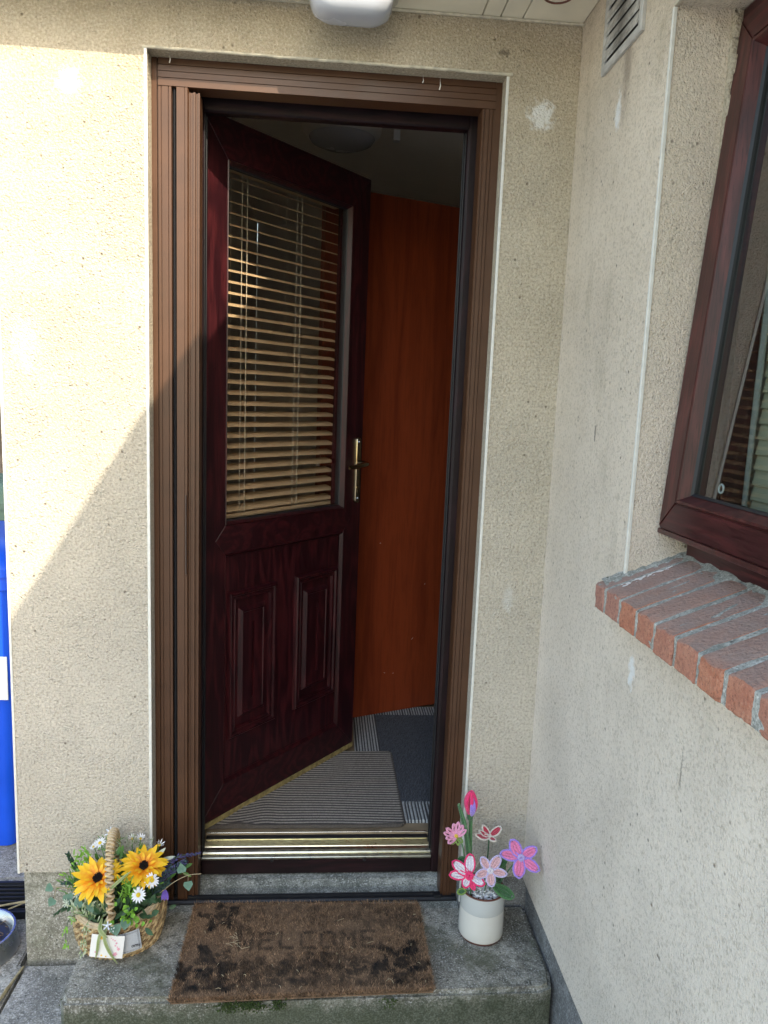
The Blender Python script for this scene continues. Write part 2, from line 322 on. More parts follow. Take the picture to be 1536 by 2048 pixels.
class MB:
    def __init__(s): s.v = []; s.f = []; s.tt = []; s.cols = None
    def add(s, vs, fs, xf=None, tt=None):
        b = len(s.v)
        s.v += [tuple(xf @ Vector(p)) if xf else tuple(p) for p in vs]
        s.f += [tuple(b+i for i in f) for f in fs]
        s.tt += list(tt) if tt is not None else [0.5]*len(vs)
        return s
    def box(s, a, b, xf=None, bev=0.0):
        bm = bmesh.new(); bmesh.ops.create_cube(bm, size=1)
        a = Vector(a); b = Vector(b); c = (a+b)/2; d = b-a
        for v in bm.verts: v.co = Vector((v.co.x*d.x+c.x, v.co.y*d.y+c.y, v.co.z*d.z+c.z))
        if bev > 0:
            bmesh.ops.bevel(bm, geom=bm.edges[:], offset=min(bev, .45*min(abs(d.x), abs(d.y), abs(d.z))), segments=2, profile=.5, affect='EDGES')
        s.bm(bm, xf); return s
    def bm(s, bm, xf=None):
        bm.verts.ensure_lookup_table(); bm.verts.index_update()
        s.add([v.co.copy() for v in bm.verts], [[v.index for v in f.verts] for f in bm.faces], xf); bm.free()
    def tube(s, pts, r, n=8, cap=True, xf=None, closed=False):
        pts = [Vector(p) for p in pts]; k = len(pts); vs = []; fs = []; tt = []
        rs = r if hasattr(r, '__len__') else [r]*k
        prev = None
        for i, p in enumerate(pts):
            if closed: t = (pts[(i+1) % k]-pts[i-1])
            else: t = (pts[min(i+1, k-1)]-pts[max(i-1, 0)])
            t = t.normalized() if t.length > 1e-9 else Vector((0, 0, 1))
            if prev is None:
                ref = Vector((0, 0, 1)) if abs(t.z) < .9 else Vector((1, 0, 0)); nn = (ref-t*ref.dot(t)).normalized()
            else:
                nn = prev-t*prev.dot(t); nn = nn.normalized() if nn.length > 1e-6 else prev
            prev = nn; bb = t.cross(nn)
            for j in range(n):
                a = 2*PI*j/n; vs.append(p+(nn*math.cos(a)+bb*math.sin(a))*rs[i]); tt.append(i/max(1, k-1))
        for i in range(k if closed else k-1):
            i2 = (i+1) % k
            for j in range(n):
                j2 = (j+1) % n; fs.append((i*n+j, i*n+j2, i2*n+j2, i2*n+j))
        if cap and not closed:
            fs.append(tuple(range(n-1, -1, -1))); fs.append(tuple((k-1)*n+j for j in range(n)))
        s.add(vs, fs, xf, tt); return s
    def prism(s, prof, a, b, axis='z', xf=None, smooth=False):
        """closed 2D profile extruded along an axis from a to b"""
        n = len(prof)
        def P(p, t):
            return {'z': (p[0], p[1], t), 'x': (t, p[0], p[1]), 'y': (p[0], t, p[1])}[axis]
        vs = [P(p, a) for p in prof]+[P(p, b) for p in prof]
        fs = [(i, (i+1) % n, n+(i+1) % n, n+i) for i in range(n)]+[tuple(range(n-1, -1, -1)), tuple(range(n, 2*n))]
        s.add(vs, fs, xf); return s
    def lathe(s, prof, n=40, xf=None, closed=False, sx=1, sy=1):
        vs = []; fs = []; k = len(prof)
        for (r, z) in prof:
            for j in range(n):
                a = 2*PI*j/n; vs.append((r*sx*math.cos(a), r*sy*math.sin(a), z))
        for i in range(k-1):
            for j in range(n):
                j2 = (j+1) % n; fs.append((i*n+j, i*n+j2, (i+1)*n+j2, (i+1)*n+j))
        if not closed:
            fs.append(tuple(range(n-1, -1, -1))); fs.append(tuple((k-1)*n+j for j in range(n)))
        s.add(vs, fs, xf); return s
    def ring(s, u0, u1, v0, v1, prof, xf=None):
        """mitred rectangular frame; prof = closed list of (inward, out)"""
        n = len(prof); vs = []; fs = []
        for (cu, cv, su, sv) in ((u0, v0, 1, 1), (u1, v0, -1, 1), (u1, v1, -1, -1), (u0, v1, 1, -1)):
            for (d, h) in prof: vs.append((cu+su*d, cv+sv*d, h))
        for i in range(4):
            i2 = (i+1) % 4
            for j in range(n):
                j2 = (j+1) % n; fs.append((i*n+j, i2*n+j, i2*n+j2, i*n+j2))
        s.add(vs, fs, xf); return s
    def build(s, name, mat, parent=None, smooth=False, label=None, kind=None, angle=35, fixn=True):
        me = bpy.data.meshes.new(name); off = LOC.get(parent, Vector((0, 0, 0))) if parent else Vector((0, 0, 0))
        me.from_pydata([tuple(Vector(p)-off) for p in s.v], [], s.f)
        if fixn:
            b = bmesh.new(); b.from_mesh(me); bmesh.ops.recalc_face_normals(b, faces=b.faces); b.to_mesh(me); b.free()
        me.materials.append(mat)
        at = me.attributes.new('t', 'FLOAT', 'POINT'); at.data.foreach_set('value', s.tt)
        if s.cols is not None:
            ca = me.attributes.new('Col', 'FLOAT_COLOR', 'POINT'); ca.data.foreach_set('color', np.asarray(s.cols, dtype=np.float32).ravel())
        if smooth:
            me.polygons.foreach_set('use_smooth', [True]*len(me.polygons))
            try: me.set_sharp_from_angle(angle=rad(angle))
            except Exception: pass
        o = bpy.data.objects.new(name, me); S.collection.objects.link(o)
        if parent: o.parent = parent
        LOC[o] = off
        if label: o['label'] = label
        if kind: o['kind'] = kind
        return o
def rc(poly): return poly
def BX(name, a, b, mat, parent=None, bev=.001, **kw): return MB().box(a, b, bev=bev).build(name, mat, parent, **kw)

def grid_wall(name, mat, parent, org, eu, ev, nu, nv, rough, seed, depth):
    pass

XR = .98; XL = -.3335; W = .811; ZS = 2.218; ZG = -.134
# ================================================================== SETTING: ground
g = MB().add([(-60, -60, ZG-.03), (60, -60, ZG-.03), (60, 60, ZG-.03), (-60, 60, ZG-.03)], [(0, 1, 2, 3)]).build('ground', M['yard'])
tag(g, 'pale concrete yard running out around the house', 'ground', kind='structure')
pv = thing('path', 'grey speckled concrete path along the foot of the wall', 'path', (0, 0, ZG-.03), kind='structure')
# slabs: the joint runs from the plinth corner towards the viewer
def slab(poly, z0, z1, nm='paving_slab'):
    bm = bmesh.new(); vs = [bm.verts.new((x, y, z1)) for x, y in poly]; f = bm.faces.new(vs)
    if f.normal.z < 0: f.normal_flip()
    bm.normal_update()
    e = bmesh.ops.extrude_face_region(bm, geom=[f]); 
    for v in [q for q in e['geom'] if isinstance(q, bmesh.types.BMVert)]: v.co.z = z0
    bmesh.ops.recalc_face_normals(bm, faces=bm.faces)
    bmesh.ops.bevel(bm, geom=bm.edges[:], offset=.004, segments=2, affect='EDGES'); mb = MB(); mb.bm(bm); return mb.build(nm, M['path'], pv, smooth=True)
slab([(-.318, -.012), (-.152, -.012), (-.152, -1.2), (-.338, -1.2)], ZG-.029, ZG)
slab([(-1.3, .35), (-.338, .35), (-.338, -.01), (-.327, -.01), (-.347, -1.2), (-1.3, -1.2)], ZG-.029, ZG-.002)
slab([(-1.3, .356), (-.338, .356), (-.338, 1.6), (-1.3, 1.6)], ZG-.029, ZG-.004)
slab([(-.146, -.30), (1.0, -.30), (1.0, -1.2), (-.146, -1.2)], ZG-.029, ZG-.003)

# ================================================================== HOUSE
house = thing('house', 'cream roughcast house corner around an open dark front door', 'house', (0, 0, 0))
R_ = M['render']
fw = MB()
fw.box((XL, 0, .12), (0.0, .30, ZS+.12))
fw.box((W, 0, .09), (XR+.02, .30, ZS+.12))
fw.box((0, 0, 2.10), (W, .30, ZS+.12))
fw.box((W-.02, .21, .0), (W, .30, 2.10)); fw.box((-.0, .21, .0), (.02, .30, 2.10))
fw.build('front_wall', R_, house)
BX('wall_foot', (XL+.008, .010, ZG-.03), (0.0, .29, .1195), M['plinth'], house, .002, label='damp grey plinth under the left wall')
BX('wall_foot', (W, .012, ZG-.03), (XR+.03, .29, .0895), M['plinth_grey'], house, .001, label='dark grey plinth band in the right corner')
MB().box((XL, .302, ZG-.03), (XL+.28, 4.2, ZS+.1)).build('side_wall', R_, house)
# wing wall with window opening  y -.505..-1.62, z 1.02(sill)..2.02
WY0, WY1, WZ0, WZ1 = -.5, -1.62, 1.0, 2.024
ww = MB()
ww.box((XR, WY0, .09), (XR+.30, -.0005, ZS+.12))
ww.box((XR, WY1, .09), (XR+.30, WY0-.0002, WZ0-.02))
ww.box((XR, WY1, WZ1), (XR+.30, WY0-.0002, ZS+.12))
ww.box((XR, -7, .09), (XR+.30, WY1-.0002, ZS+.12))
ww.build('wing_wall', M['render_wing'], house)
BX('wall_foot', (XR+.015, -7, ZG-.03), (XR+.29, .005, .0895), M['plinth_grey'], house, .001, label='grey painted plinth strip below the wing wall')
# ragged plaster edge against the window frame
rg = MB()
z = 1.10
while z < 2.015:
    hgt = random.uniform(.012, .035); dpt = random.uniform(.002, .011) * (1.6 if z > 1.72 else .5)
    rg.box((XR+.100, WY0-dpt, z), (XR+.116, WY0+.004, z+hgt+.004), bev=.003); z += hgt
rg.build('rough_plaster_edge', R_, house, smooth=True)
# corner beads
bd = lambda a, b, mt='bead': BX('corner_bead', a, b, M[mt], house, .001)
bd((-.0055, -.0022, .02), (.0015, .004, 2.098))
bd((W-.0015, -.0022, .02), (W+.0050, .004, 2.095))
MB().tube([(-.008, -.001, 2.1)]+[(x, -.001+random.uniform(-.0006, .0006), 2.1+random.uniform(-.001, .001)) for x in np.linspace(.02, W-.02, 24)]+[(W+.012, -.001, 2.1)], .0034, 6).build('corner_bead', M['beadd'], house, smooth=True)
bd((XL-.003, -.0025, .118), (XL+.003, .004, ZS))
bd((XR-.0025, WY0-.0022, 1.035), (XR+.004, WY0+.0045, WZ1-.004))
bd((XR-.002, WY1, WZ1-.003), (XR+.004, WY0, WZ1+.003), 'beadd')

# soffit boards (tongue and groove running out from the wall), fascia, roof
EX = .635; EY = -.19; ZE = 2.34
sx = -.36; k = 0
edges = [-1.4, -.9, -.36, -.14, .08, .30, .52, .745, .787, .838, .98]
for i in range(len(edges)-1):
    a, b = edges[i], edges[i+1]
    BX('soffit_board', (a+.0012, EY+.016, ZS), (b-.0012, -.0005, ZS+.012), M['soffit'], house, .002)
for i in range(9):
    BX('soffit_board', (EX+.016, -.20-.75*(i+1), ZS), (XR-.0005, -.202-.75*i, ZS+.012), M['soffit'], house, .002)
MB().box((-1.4, EY, ZS-.0), (EX+.001, EY+.016, ZE-.008), bev=.002).build('fascia_board', M['fascia'], house)
MB().box((EX, -7, ZS), (EX+.016, EY+.001, ZE-.008), bev=.002).build('fascia_board', M['fascia'], house)
mrf = MB().prism([(EY-.0, ZE-.03), (EY-.0, ZE), (3.0, ZE+1.5), (3.0, ZE+1.47)], -1.4, 1.6, 'x'); mrf.build('roof', M['tile'], house)
wrf = MB().prism([(EX, ZE-.03), (EX, ZE), (3.6, ZE+1.3), (6.6, ZE), (6.6, ZE-.03)], -7, EY+.05, 'y'); wrf.build('roof', M['tile'], house)
MB().tube([(x, -.004, ZS-.003) for x in np.linspace(XL, XR, 20)], .0035, 5).build('sealant_line', M['beadd'], house, smooth=True)
# wing body so the roof stands on something
BX('gable_wall', (5.9, -7, ZG), (6.2, .3, ZE), R_, house)
BX('gable_wall', (XR+.3, -7.3, ZG), (6.2, -7.001, ZE), R_, house)
# hall interior
BX('hall_floor', (-.04, .215, .02), (1.9, 3.2, .09), M['lino'], house, .001)
BX('hall_ceiling', (-.04, .302, 2.42), (1.9, 3.2, 2.46), M['ceil'], house, .001)
BX('hall_wall', (-.052, .302, .0), (-.041, 3.2, 2.45), M['plaster'], house)
BX('hall_wall', (1.901, .302, .0), (1.95, 3.2, 2.45), M['plaster'], house)
BX('hall_wall', (-.04, 3.201, .0), (1.94, 3.25, 2.45), M['plaster'], house)
BX('hall_wall', (XR+.303, .301, .0), (1.9, .32, 2.45), M['plaster'], house)
BX('hall_wall', (W+.001, .3005, .0), (XR+.30, .31, 2.45), M['plaster'], house)
BX('hall_wall', (.0, .3005, 2.101), (W, .31, 2.45), M['plaster'], house)

# doorstep
st = MB()
bm = bmesh.new()
poly = [(-.143, .0), (-.143, -.270), (-.130, -.289), (.30, -.292), (.70, -.290), (.955, -.288), (.984, -.275), (.992, -.235), (.993, .0)]
vs = [bm.verts.new((x, y, 0)) for x, y in poly]; f = bm.faces.new(vs)
e = bmesh.ops.extrude_face_region(bm, geom=[f])
for v in [q for q in e['geom'] if isinstance(q, bmesh.types.BMVert)]: v.co.z = ZG-.03
bmesh.ops.recalc_face_normals(bm, faces=bm.faces)
bmesh.ops.bevel(bm, geom=[ed for ed in bm.edges if abs(ed.verts[0].co.z-ed.verts[1].co.z) < .001 and ed.verts[0].co.z > -.01 and max(ed.verts[0].co.y, ed.verts[1].co.y) < .0 or (ed.verts[0].co.z > -.01 and ed.verts[1].co.z > -.01 and min(ed.verts[0].co.y, ed.verts[1].co.y) < -.01)], offset=.010, segments=3, affect='EDGES')
st.bm(bm)
o = st.build('doorstep', M['step'], None, smooth=True); tag(o, 'mottled grey concrete doorstep with rounded worn edge', 'step', kind='structure')
o = MB().box((0.0005, .0005, -.1), (W-.0005, .105, .0005)).prism([(.095, -.05), (.095, .006), (.112, .014), (.206, .020), (.206, -.05)], .0006, W-.0006, 'x').build('door_sill', M['sillcon'])
tag(o, 'concrete sill between the screen track and the door threshold', 'sill', kind='structure')

# ================================================================== SCREEN FRAME (retractable, brown)
sf = thing('screen_frame', 'brown aluminium insect screen surround fitted in the doorway', 'screen frame', (.4, .05, 0))
yb = .095
# outer angle and left housing with grooves
def P(lst): return lst
MB().prism([(.0005, .046), (.0125, .0455), (.0125, .052), (.0155, .052), (.0155, yb), (.0005, yb)], .0015, 2.099).build('frame_angle', M['alu'], sf)
MB().prism([(.0157, .0450), (.0215, .0450), (.0222, .0472), (.0232, .0472), (.0239, .0445), (.0375, .0445), (.0382, .0470), (.0392, .0470), (.0398, .0440), (.0450, .0440), (.0455, .0460), (.0455, yb), (.0157, yb)], .0015, 2.0385).build('cassette', M['alu'], sf)
BX('brush_seal', (.0457, .058, .0015), (.0565, yb, 2.0385), M['brush'], sf, .0005)
BX('brush_strip', (.0490, .052, .0015), (.0525, .0578, 2.0385), M['brush'], sf, .0005)
MB().prism([(.0567, .0440), (.0570, .0430), (.0745, .0430), (.0750, .0450), (.0762, .0450), (.0768, .0425), (.0815, .0425), (.0822, .0455), (.0835, .0480), (.0835, yb), (.0567, yb)], .0015, 2.0380).build('pull_bar', M['alu'], sf)
MB().prism([(.0837, .052), (.0870, .052), (.0875, .054), (.0935, .054), (.0940, .049), (.0985, .049), (.0990, .056), (.1040, .056), (.1045, .052), (.1080, .052), (.1080, yb), (.0837, yb)], .0015, 2.0310).build('guide_profile', M['alu'], sf)
BX('pull_handle', (.0775, .036, .90), (.0805, .0424, 1.10), M['alud'], sf, .0008)
# header
MB().prism([(.0460, 2.0995), (.0460, 2.0860), (.0480, 2.0850), (.0480, 2.0840), (.0440, 2.0835), (.0440, 2.0715), (.0458, 2.0708), (.0458, 2.0700), (.0435, 2.0693), (.0435, 2.0575), (.0455, 2.0568), (.0455, 2.0560), (.0430, 2.0553), (.0430, 2.0395), (.0470, 2.0388), (yb, 2.0388), (yb, 2.0995)], .0158, .7960, 'x').build('header', M['alu'], sf)
MB().prism([(.7962, .046), (.8105, .046), (.8105, yb), (.7962, yb)], .0015, 2.099).build('frame_angle', M['alu'], sf)
MB().prism([(.7650, .058), (.7650, .049), (.7665, .0455), (.7705, .0455), (.7710, .0475), (.7722, .0475), (.7728, .0445), (.7820, .0445), (.7826, .0470), (.7836, .0470), (.7842, .0445), (.7900, .0445), (.7906, .0475), (.7918, .0475), (.7924, .0450), (.7960, .0450), (.7960, yb), (.7650, yb)], .0015, 2.0385).build('side_channel', M['alu'], sf)
MB().prism([(.028, .0006), (.028, .006), (.033, .010), (.036, .010), (.037, .0065), (.045, .0065), (.046, .0125), (.050, .0135), (.054, .0125), (.055, .004), (.066, .004), (.066, .0006)], .003, .8085, 'x').build('bottom_track', M['black'], sf, label='black floor track of the screen')
BX('track_end', (.748, .030, .0010), (.766, .048, .016), M['black'], sf, .001)

# ================================================================== DOOR FRAME (mahogany)
df = thing('door_frame', 'dark mahogany outer frame around the front door', 'door frame', (.42, .17, .02))
y0, y1 = .130, .206
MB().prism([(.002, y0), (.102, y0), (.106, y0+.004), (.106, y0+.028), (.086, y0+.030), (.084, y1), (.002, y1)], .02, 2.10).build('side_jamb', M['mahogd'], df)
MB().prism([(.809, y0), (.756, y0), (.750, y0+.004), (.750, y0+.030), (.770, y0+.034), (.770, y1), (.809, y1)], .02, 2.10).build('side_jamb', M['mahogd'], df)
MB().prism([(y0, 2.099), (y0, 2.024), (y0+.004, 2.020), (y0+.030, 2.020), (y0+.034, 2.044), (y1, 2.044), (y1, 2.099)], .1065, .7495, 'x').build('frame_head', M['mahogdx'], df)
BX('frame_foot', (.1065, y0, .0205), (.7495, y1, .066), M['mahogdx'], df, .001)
BX('seal', (.7465, .150, .07), (.7498, .158, 2.018), M['black'], df, .0008)
BX('seal', (.7440, .166, .09), (.7700, .170, 2.04), M['black'], df, .0008)
BX('seal', (.1079, .150, .07), (.1100, .158, 2.018), M['black'], df, .0008)
BX('seal', (.1063, .131, .07), (.1077, .160, 2.018), M['black'], df, .0004)  # black cladding on the jamb, painting the dark gap beside the door
BX('keep', (.7560, .172, .96), (.7695, .190, 1.26), M['alum'], df, .001)
# ribbed gold threshold
tp = [(.1265, .0662), (.1265, .0705)]
yy = .128
for i in range(3): tp += [(yy, .0718), (yy+.0022, .0728), (yy+.0030, .0708), (yy+.0048, .0708)]; yy += .0050
tp += [(yy, .0735), (yy+.003, .0765), (yy+.010, .0795), (yy+.020, .0805), (yy+.022, .0788)]; yy += .0235
for i in range(6): tp += [(yy, .0812), (yy+.0022, .0818), (yy+.0030, .0796), (yy+.0048, .0796)]; yy += .0050
tp += [(yy, .084), (yy, .0662)]
MB().prism(tp, .1067, .7493, 'x').build('threshold', M['gold'], df, label='ribbed gold threshold strip')
BX('weather_seal', (.1067, yy+.001, .0665), (.7493, yy+.020, .0860), M['black'], df, .002)
BX('drip_bar', (.1067, yy+.0215, .0665), (.7493, yy+.026, .0915), M['alum'], df, .0008)
BX('weather_seal', (.1067, yy+.028, .0665), (.7493, yy+.040, .0885), M['black'], df, .002)
for x in (.30, .56): MB().lathe([(.0001, 0), (.005, 0), (.004, .0025), (.0001, .003)], 12, xf=Matrix.Translation((x, .130, .060)) @ Matrix.Rotation(rad(90), 4, 'X'), closed=True).build('drain_cap', M['black'], df)

# ================================================================== FRONT DOOR (open inwards)
H = Vector((.088, .20, 0)); ang = rad(50.02)
DX = Matrix.Translation(H) @ Matrix.Rotation(ang, 4, 'Z')      # local x along the leaf, local -y outwards
# local frame for rings: (u, z, out) -> x=u, y=-out, z=z
RX = DX @ Matrix(((1, 0, 0, 0), (0, 0, -1, 0), (0, 1, 0, 0), (0, 0, 0, 1)))
fd = thing('front_door', 'dark mahogany half-glazed front door standing open inwards', 'door', (H.x, H.y, .12))
T = .060
def mitred(poly, nm, mt, h0, h1, lab=None):
    # poly in (u,z); solid from out=-T.. to 0
    mb = MB(); n = len(poly); vs = [(u, z, h1) for u, z in poly]+[(u, z, h0) for u, z in poly]
    fs = [tuple(range(n)), tuple(range(2*n-1, n-1, -1))]+[(i, n+i, n+(i+1) % n, (i+1) % n) for i in range(n)]
    bm = bmesh.new(); bv = [bm.verts.new(v) for v in vs]
    for q in fs: bm.faces.new([bv[i] for i in q])
    bmesh.ops.recalc_face_normals(bm, faces=bm.faces); bmesh.ops.bevel(bm, geom=bm.edges[:], offset=.0009, segments=1, affect='EDGES')
    mb.bm(bm, RX); return mb.build(nm, M[mt], fd, label=lab)
Lw, zb, zt = .711, .120, 2.055
gu0, gu1, gz0, gz1 = .090, .621, .985, 1.955     # sight lines of glass opening
pz0, pz1 = .215, .905
sw = .090
mitred([(0, zb), (sw, pz0), (sw, pz1), (sw-.035, (gz0+pz1)/2), (sw, gz0), (gu0, gz1), (0, zt)], 'stile', 'mahog', -T, 0)
mitred([(Lw, zb), (gu1, pz0), (gu1, pz1), (gu1+.035, (gz0+pz1)/2), (gu1, gz0), (gu1, gz1), (Lw, zt)], 'stile', 'mahog', -T, 0)
mitred([(0, zt), (gu0, gz1), (gu1, gz1), (Lw, zt)], 'top_rail', 'mahogx', -T, 0)
mitred([(0, zb), (sw, pz0), (gu1, pz0), (Lw, zb)], 'bottom_rail', 'mahogx', -T, 0)
mitred([(sw, pz1), (sw-.035, (gz0+pz1)/2), (sw, gz0), (gu1, gz0), (gu1+.035, (gz0+pz1)/2), (gu1, pz1)], 'middle_rail', 'mahogx', -T, 0)
# glazing bead: sloping down to glass
MB().ring(gu0, gu1, gz0, gz1, [(0, -.002), (.003, .001), (.010, -.012), (.010, -.030), (0, -.030)], RX).build('glazing_bead', M['mahog'], fd)
MB().ring(gu0+.0101, gu1-.0101, gz0+.0101, gz1-.0101, [(0, -.012), (.003, -.015), (.003, -.03), (0, -.03)], RX).build('glazing_seal', M['black'], fd)
MB().box((gu0+.0132, gz0+.0132, -.028), (gu1-.0132, gz1-.0132, -.022), RX).build('glass', M['glass'], fd)
# lower panel with bead and two raised mouldings
MB().ring(sw, gu1, pz0, pz1, [(0, -.002), (.002, .0015), (.010, -.008), (.010, -.03), (0, -.03)], RX).build('panel_bead', M['mahog'], fd)
MB().box((sw+.0102, pz0+.0102, -.034), (gu1-.0102, pz1-.0102, -.010), RX).build('lower_panel', M['mahog'], fd)
for (a, b) in ((.108, .306), (.392, .600)):
    mo = MB().ring(a, b, .344, .789, [(0, -.0098), (.002, -.001), (.006, .004), (.012, .003), (.015, -.003), (.021, -.003), (.024, .000), (.027, -.001), (.030, -.0097)], RX).build('moulding', M['mahog'], fd, smooth=True, angle=50)
    MB().ring(a+.044, b-.044, .344+.054, .789-.054, [(0, -.0098), (.010, .0005), (.014, .0005), (.016, -.002), (.05, -.002), (.05, -.0098)], RX).build('raised_field', M['mahog'], fd)
MB().box((.0, zb-.016, -.052), (Lw, zb-.0005, .0015), RX).build('bottom_seal', plain('dusty_olive_seal', (.30, .24, .10), .8, 0, .4, 60, .001), fd, label='dusty olive brush seal')
# hinge side gasket and weather bar
MB().box((-.0125, zb+.01, -.03), (-.0045, zt-.02, -.012), RX, bev=.001).build('hinge_gasket', M['alum'], fd)
MB().box((-.0040, zb+.01, -.045), (-.0005, zt-.02, -.004), RX).build('edge_strip', M['black'], fd)
for z in (.42, 1.1, 1.80): MB().lathe([(.008, 0), (.008, .085)], 12, xf=RX @ Matrix.Translation((-.004, z, -.06)) @ Matrix.Rotation(rad(-90), 4, 'X')).build('hinge', M['brass'], fd)
# handle (brass): backplate + lever + keyhole
hp = MB()
def stadium(u0, u1, z0, z1, n=8):
    r = (u1-u0)/2; c = (u0+u1)/2
    return [(c+r*math.cos(a), z1-r+r*math.sin(a)) for a in np.linspace(0, PI, n)]+[(c+r*math.cos(a), z0+r+r*math.sin(a)) for a in np.linspace(PI, 2*PI, n)]
s1 = stadium(.668, .694, .998, 1.224); s2 = stadium(.6705, .6915, 1.0005, 1.2215)
n = len(s1)
hp.add([(u, z, .0003) for u, z in s1]+[(u, z, .006) for u, z in s1]+[(u, z, .010) for u, z in s2], [(i, (i+1) % n, n+(i+1) % n, n+i) for i in range(n)]+[(n+i, n+(i+1) % n, 2*n+(i+1) % n, 2*n+i) for i in range(n)]+[tuple(range(2*n, 3*n)), tuple(range(n-1, -1, -1))], RX)
bp = hp.build('handle_plate', M['brass'], fd, smooth=True, angle=50)
lv = MB().tube([(.681, 1.135, .008), (.681, 1.135, .040), (.679, 1.135, .047), (.672, 1.135, .051), (.655, 1.134, .052), (.625, 1.131, .052), (.600, 1.128, .050), (.585, 1.128, .046)], [.010, .009, .009, .0095, .009, .0085, .008, .0065], 12, xf=RX)
lv.build('lever', M['brass'], bp, smooth=True, angle=60)
MB().lathe([(.0001, 0), (.0085, 0), (.0085, .003), (.0001, .0035)], 16, xf=RX @ Matrix.Translation((.681, 1.052, .010)), closed=True).box((-.0035, -.016, 0), (.0035, 0, .003), RX @ Matrix.Translation((.681, 1.052, .010)), bev=.001).build('lock_cylinder', M['brass'], bp, smooth=True)
for zz in (1.207, 1.016): MB().lathe([(.0001, 0), (.004, 0), (.003, .002), (.0001, .0022)], 12, xf=RX @ Matrix.Translation((.681, zz, .010)), closed=True).build('screw', M['alum'], bp)

# ================================================================== BLIND on the inside of the door
vb = thing('venetian_blind', 'beige slatted blind hanging behind the glass of the front door', 'blind', tuple(DX @ Vector((.36, .09, .99))))
MB().box((.10, 1.965, -.115), (.665, 1.99, -.078), RX, bev=.002).build('head_rail', M['slat'], vb)
tilt = rad(19); sw_ = .042
for i in range(31):
    z = 1.945-.031*i
    if z < 1.0: break
    mb = MB(); nn = 5; prof = []
    for j in range(nn):
        t = (j/(nn-1)-.5); a = t*sw_; crv = .0022*(1-(2*t)**2)
        prof.append((a*math.cos(tilt), a*math.sin(-tilt)+crv))
    w1 = random.uniform(-.0012, .0012); w2 = random.uniform(-.0012, .0012)
    vs = []; 
    for (uu, dz) in ((.105, w1), (.30, 0), (.48, 0), (.660, w2)):
        for (o_, h_) in prof: vs.append((uu, z+h_+dz, -.097+o_))
        for (o_, h_) in prof: vs.append((uu, z+h_+dz-.0006, -.097+o_))
    fs = []
    for s_ in range(3):
        for j in range(nn-1):
            a0 = s_*2*nn+j; b0 = (s_+1)*2*nn+j; fs += [(a0, a0+1, b0+1, b0), (a0+nn, b0+nn, b0+nn+1, a0+nn+1)]
        fs += [(s_*2*nn, (s_+1)*2*nn, (s_+1)*2*nn+nn, s_*2*nn+nn), (s_*2*nn+nn-1, s_*2*nn+2*nn-1, (s_+1)*2*nn+2*nn-1, (s_+1)*2*nn+nn-1)]
    mb.add(vs, fs, RX); mb.build('slat', M['slat'], vb, smooth=True)
MB().box((.105, .988, -.112), (.660, 1.000, -.082), RX, bev=.002).build('bottom_rail', M['slat'], vb)
for u in (.225, .455):
    for o_ in (-.0745, -.1195): MB().tube([(u-.012, 1.97, o_), (u-.012, .99, o_)], .0007, 5, xf=RX).build('ladder_cord', M['cord'], vb)
    MB().tube([(u+.006, 1.97, -.072), (u+.006, .99, -.072)], .0009, 5, xf=RX).build('lift_cord', M['cord'], vb)

# ================================================================== INNER DOOR
idr = thing('inner_door', 'flush orange-brown varnished wooden door standing ajar inside the hall', 'door', (.42, .945, .1))
a2 = math.atan2(.15, .364); IX = Matrix.Translation((.40, .932, 0)) @ Matrix.Rotation(a2, 4, 'Z')
MB().box((0, 0, .100), (.80, .040, 2.083), IX, bev=.002).build('door_panel', M['redwood'], idr)
sc_ = MB()
for (u, z, L_, a_) in ((.42, .395, .010, .7), (.30, .27, .006, -.3), (.34, .262, .005, .2), (.47, .62, .004, 1.2), (.26, .80, .005, .1)):
    sc_.tube([IX @ Vector((u, -.0004, z)), IX @ Vector((u+L_*math.cos(a_), -.0004, z+L_*math.sin(a_)))], .0007, 4)
sc_.build('scuff_marks', M['cob'], idr, kind='stuff')
MB().lathe([(.0001, 0), (.024, 0), (.024, .004), (.010, .008), (.010, .03), (.022, .04), (.026, .055), (.016, .066), (.0001, .068)], 20, xf=IX @ Matrix.Translation((.75, 0, 1.05)) @ Matrix.Rotation(rad(90), 4, 'X'), closed=True).build('door_knob', M['brass'], idr, smooth=True)
o = BX('door_closer', (.655, 1.30, 2.36), (.68, 1.33, 2.40), M['sticker']); tag(o, 'tiny white sensor box on the dark hall ceiling', 'sensor')

# ================================================================== HALL LAMP
lp = thing('ceiling_lamp', 'round white hall ceiling lamp seen through the doorway', 'lamp', (.452, 1.28, 2.42))
lx = Matrix.Translation((.452, 1.28, 2.42))
MB().lathe([(.150, -.0005), (.156, -.02), (.152, -.050), (.138, -.068), (.128, -.072), (.0001, -.072)], 48, xf=lx, closed=True).build('lamp_body', M['lampshade'], lp, smooth=True)
MB().lathe([(.128, -.0722), (.118, -.088), (.085, -.102), (.04, -.108), (.0001, -.109)], 48, xf=lx, closed=True).build('diffuser', M['opal'], lp, smooth=True)

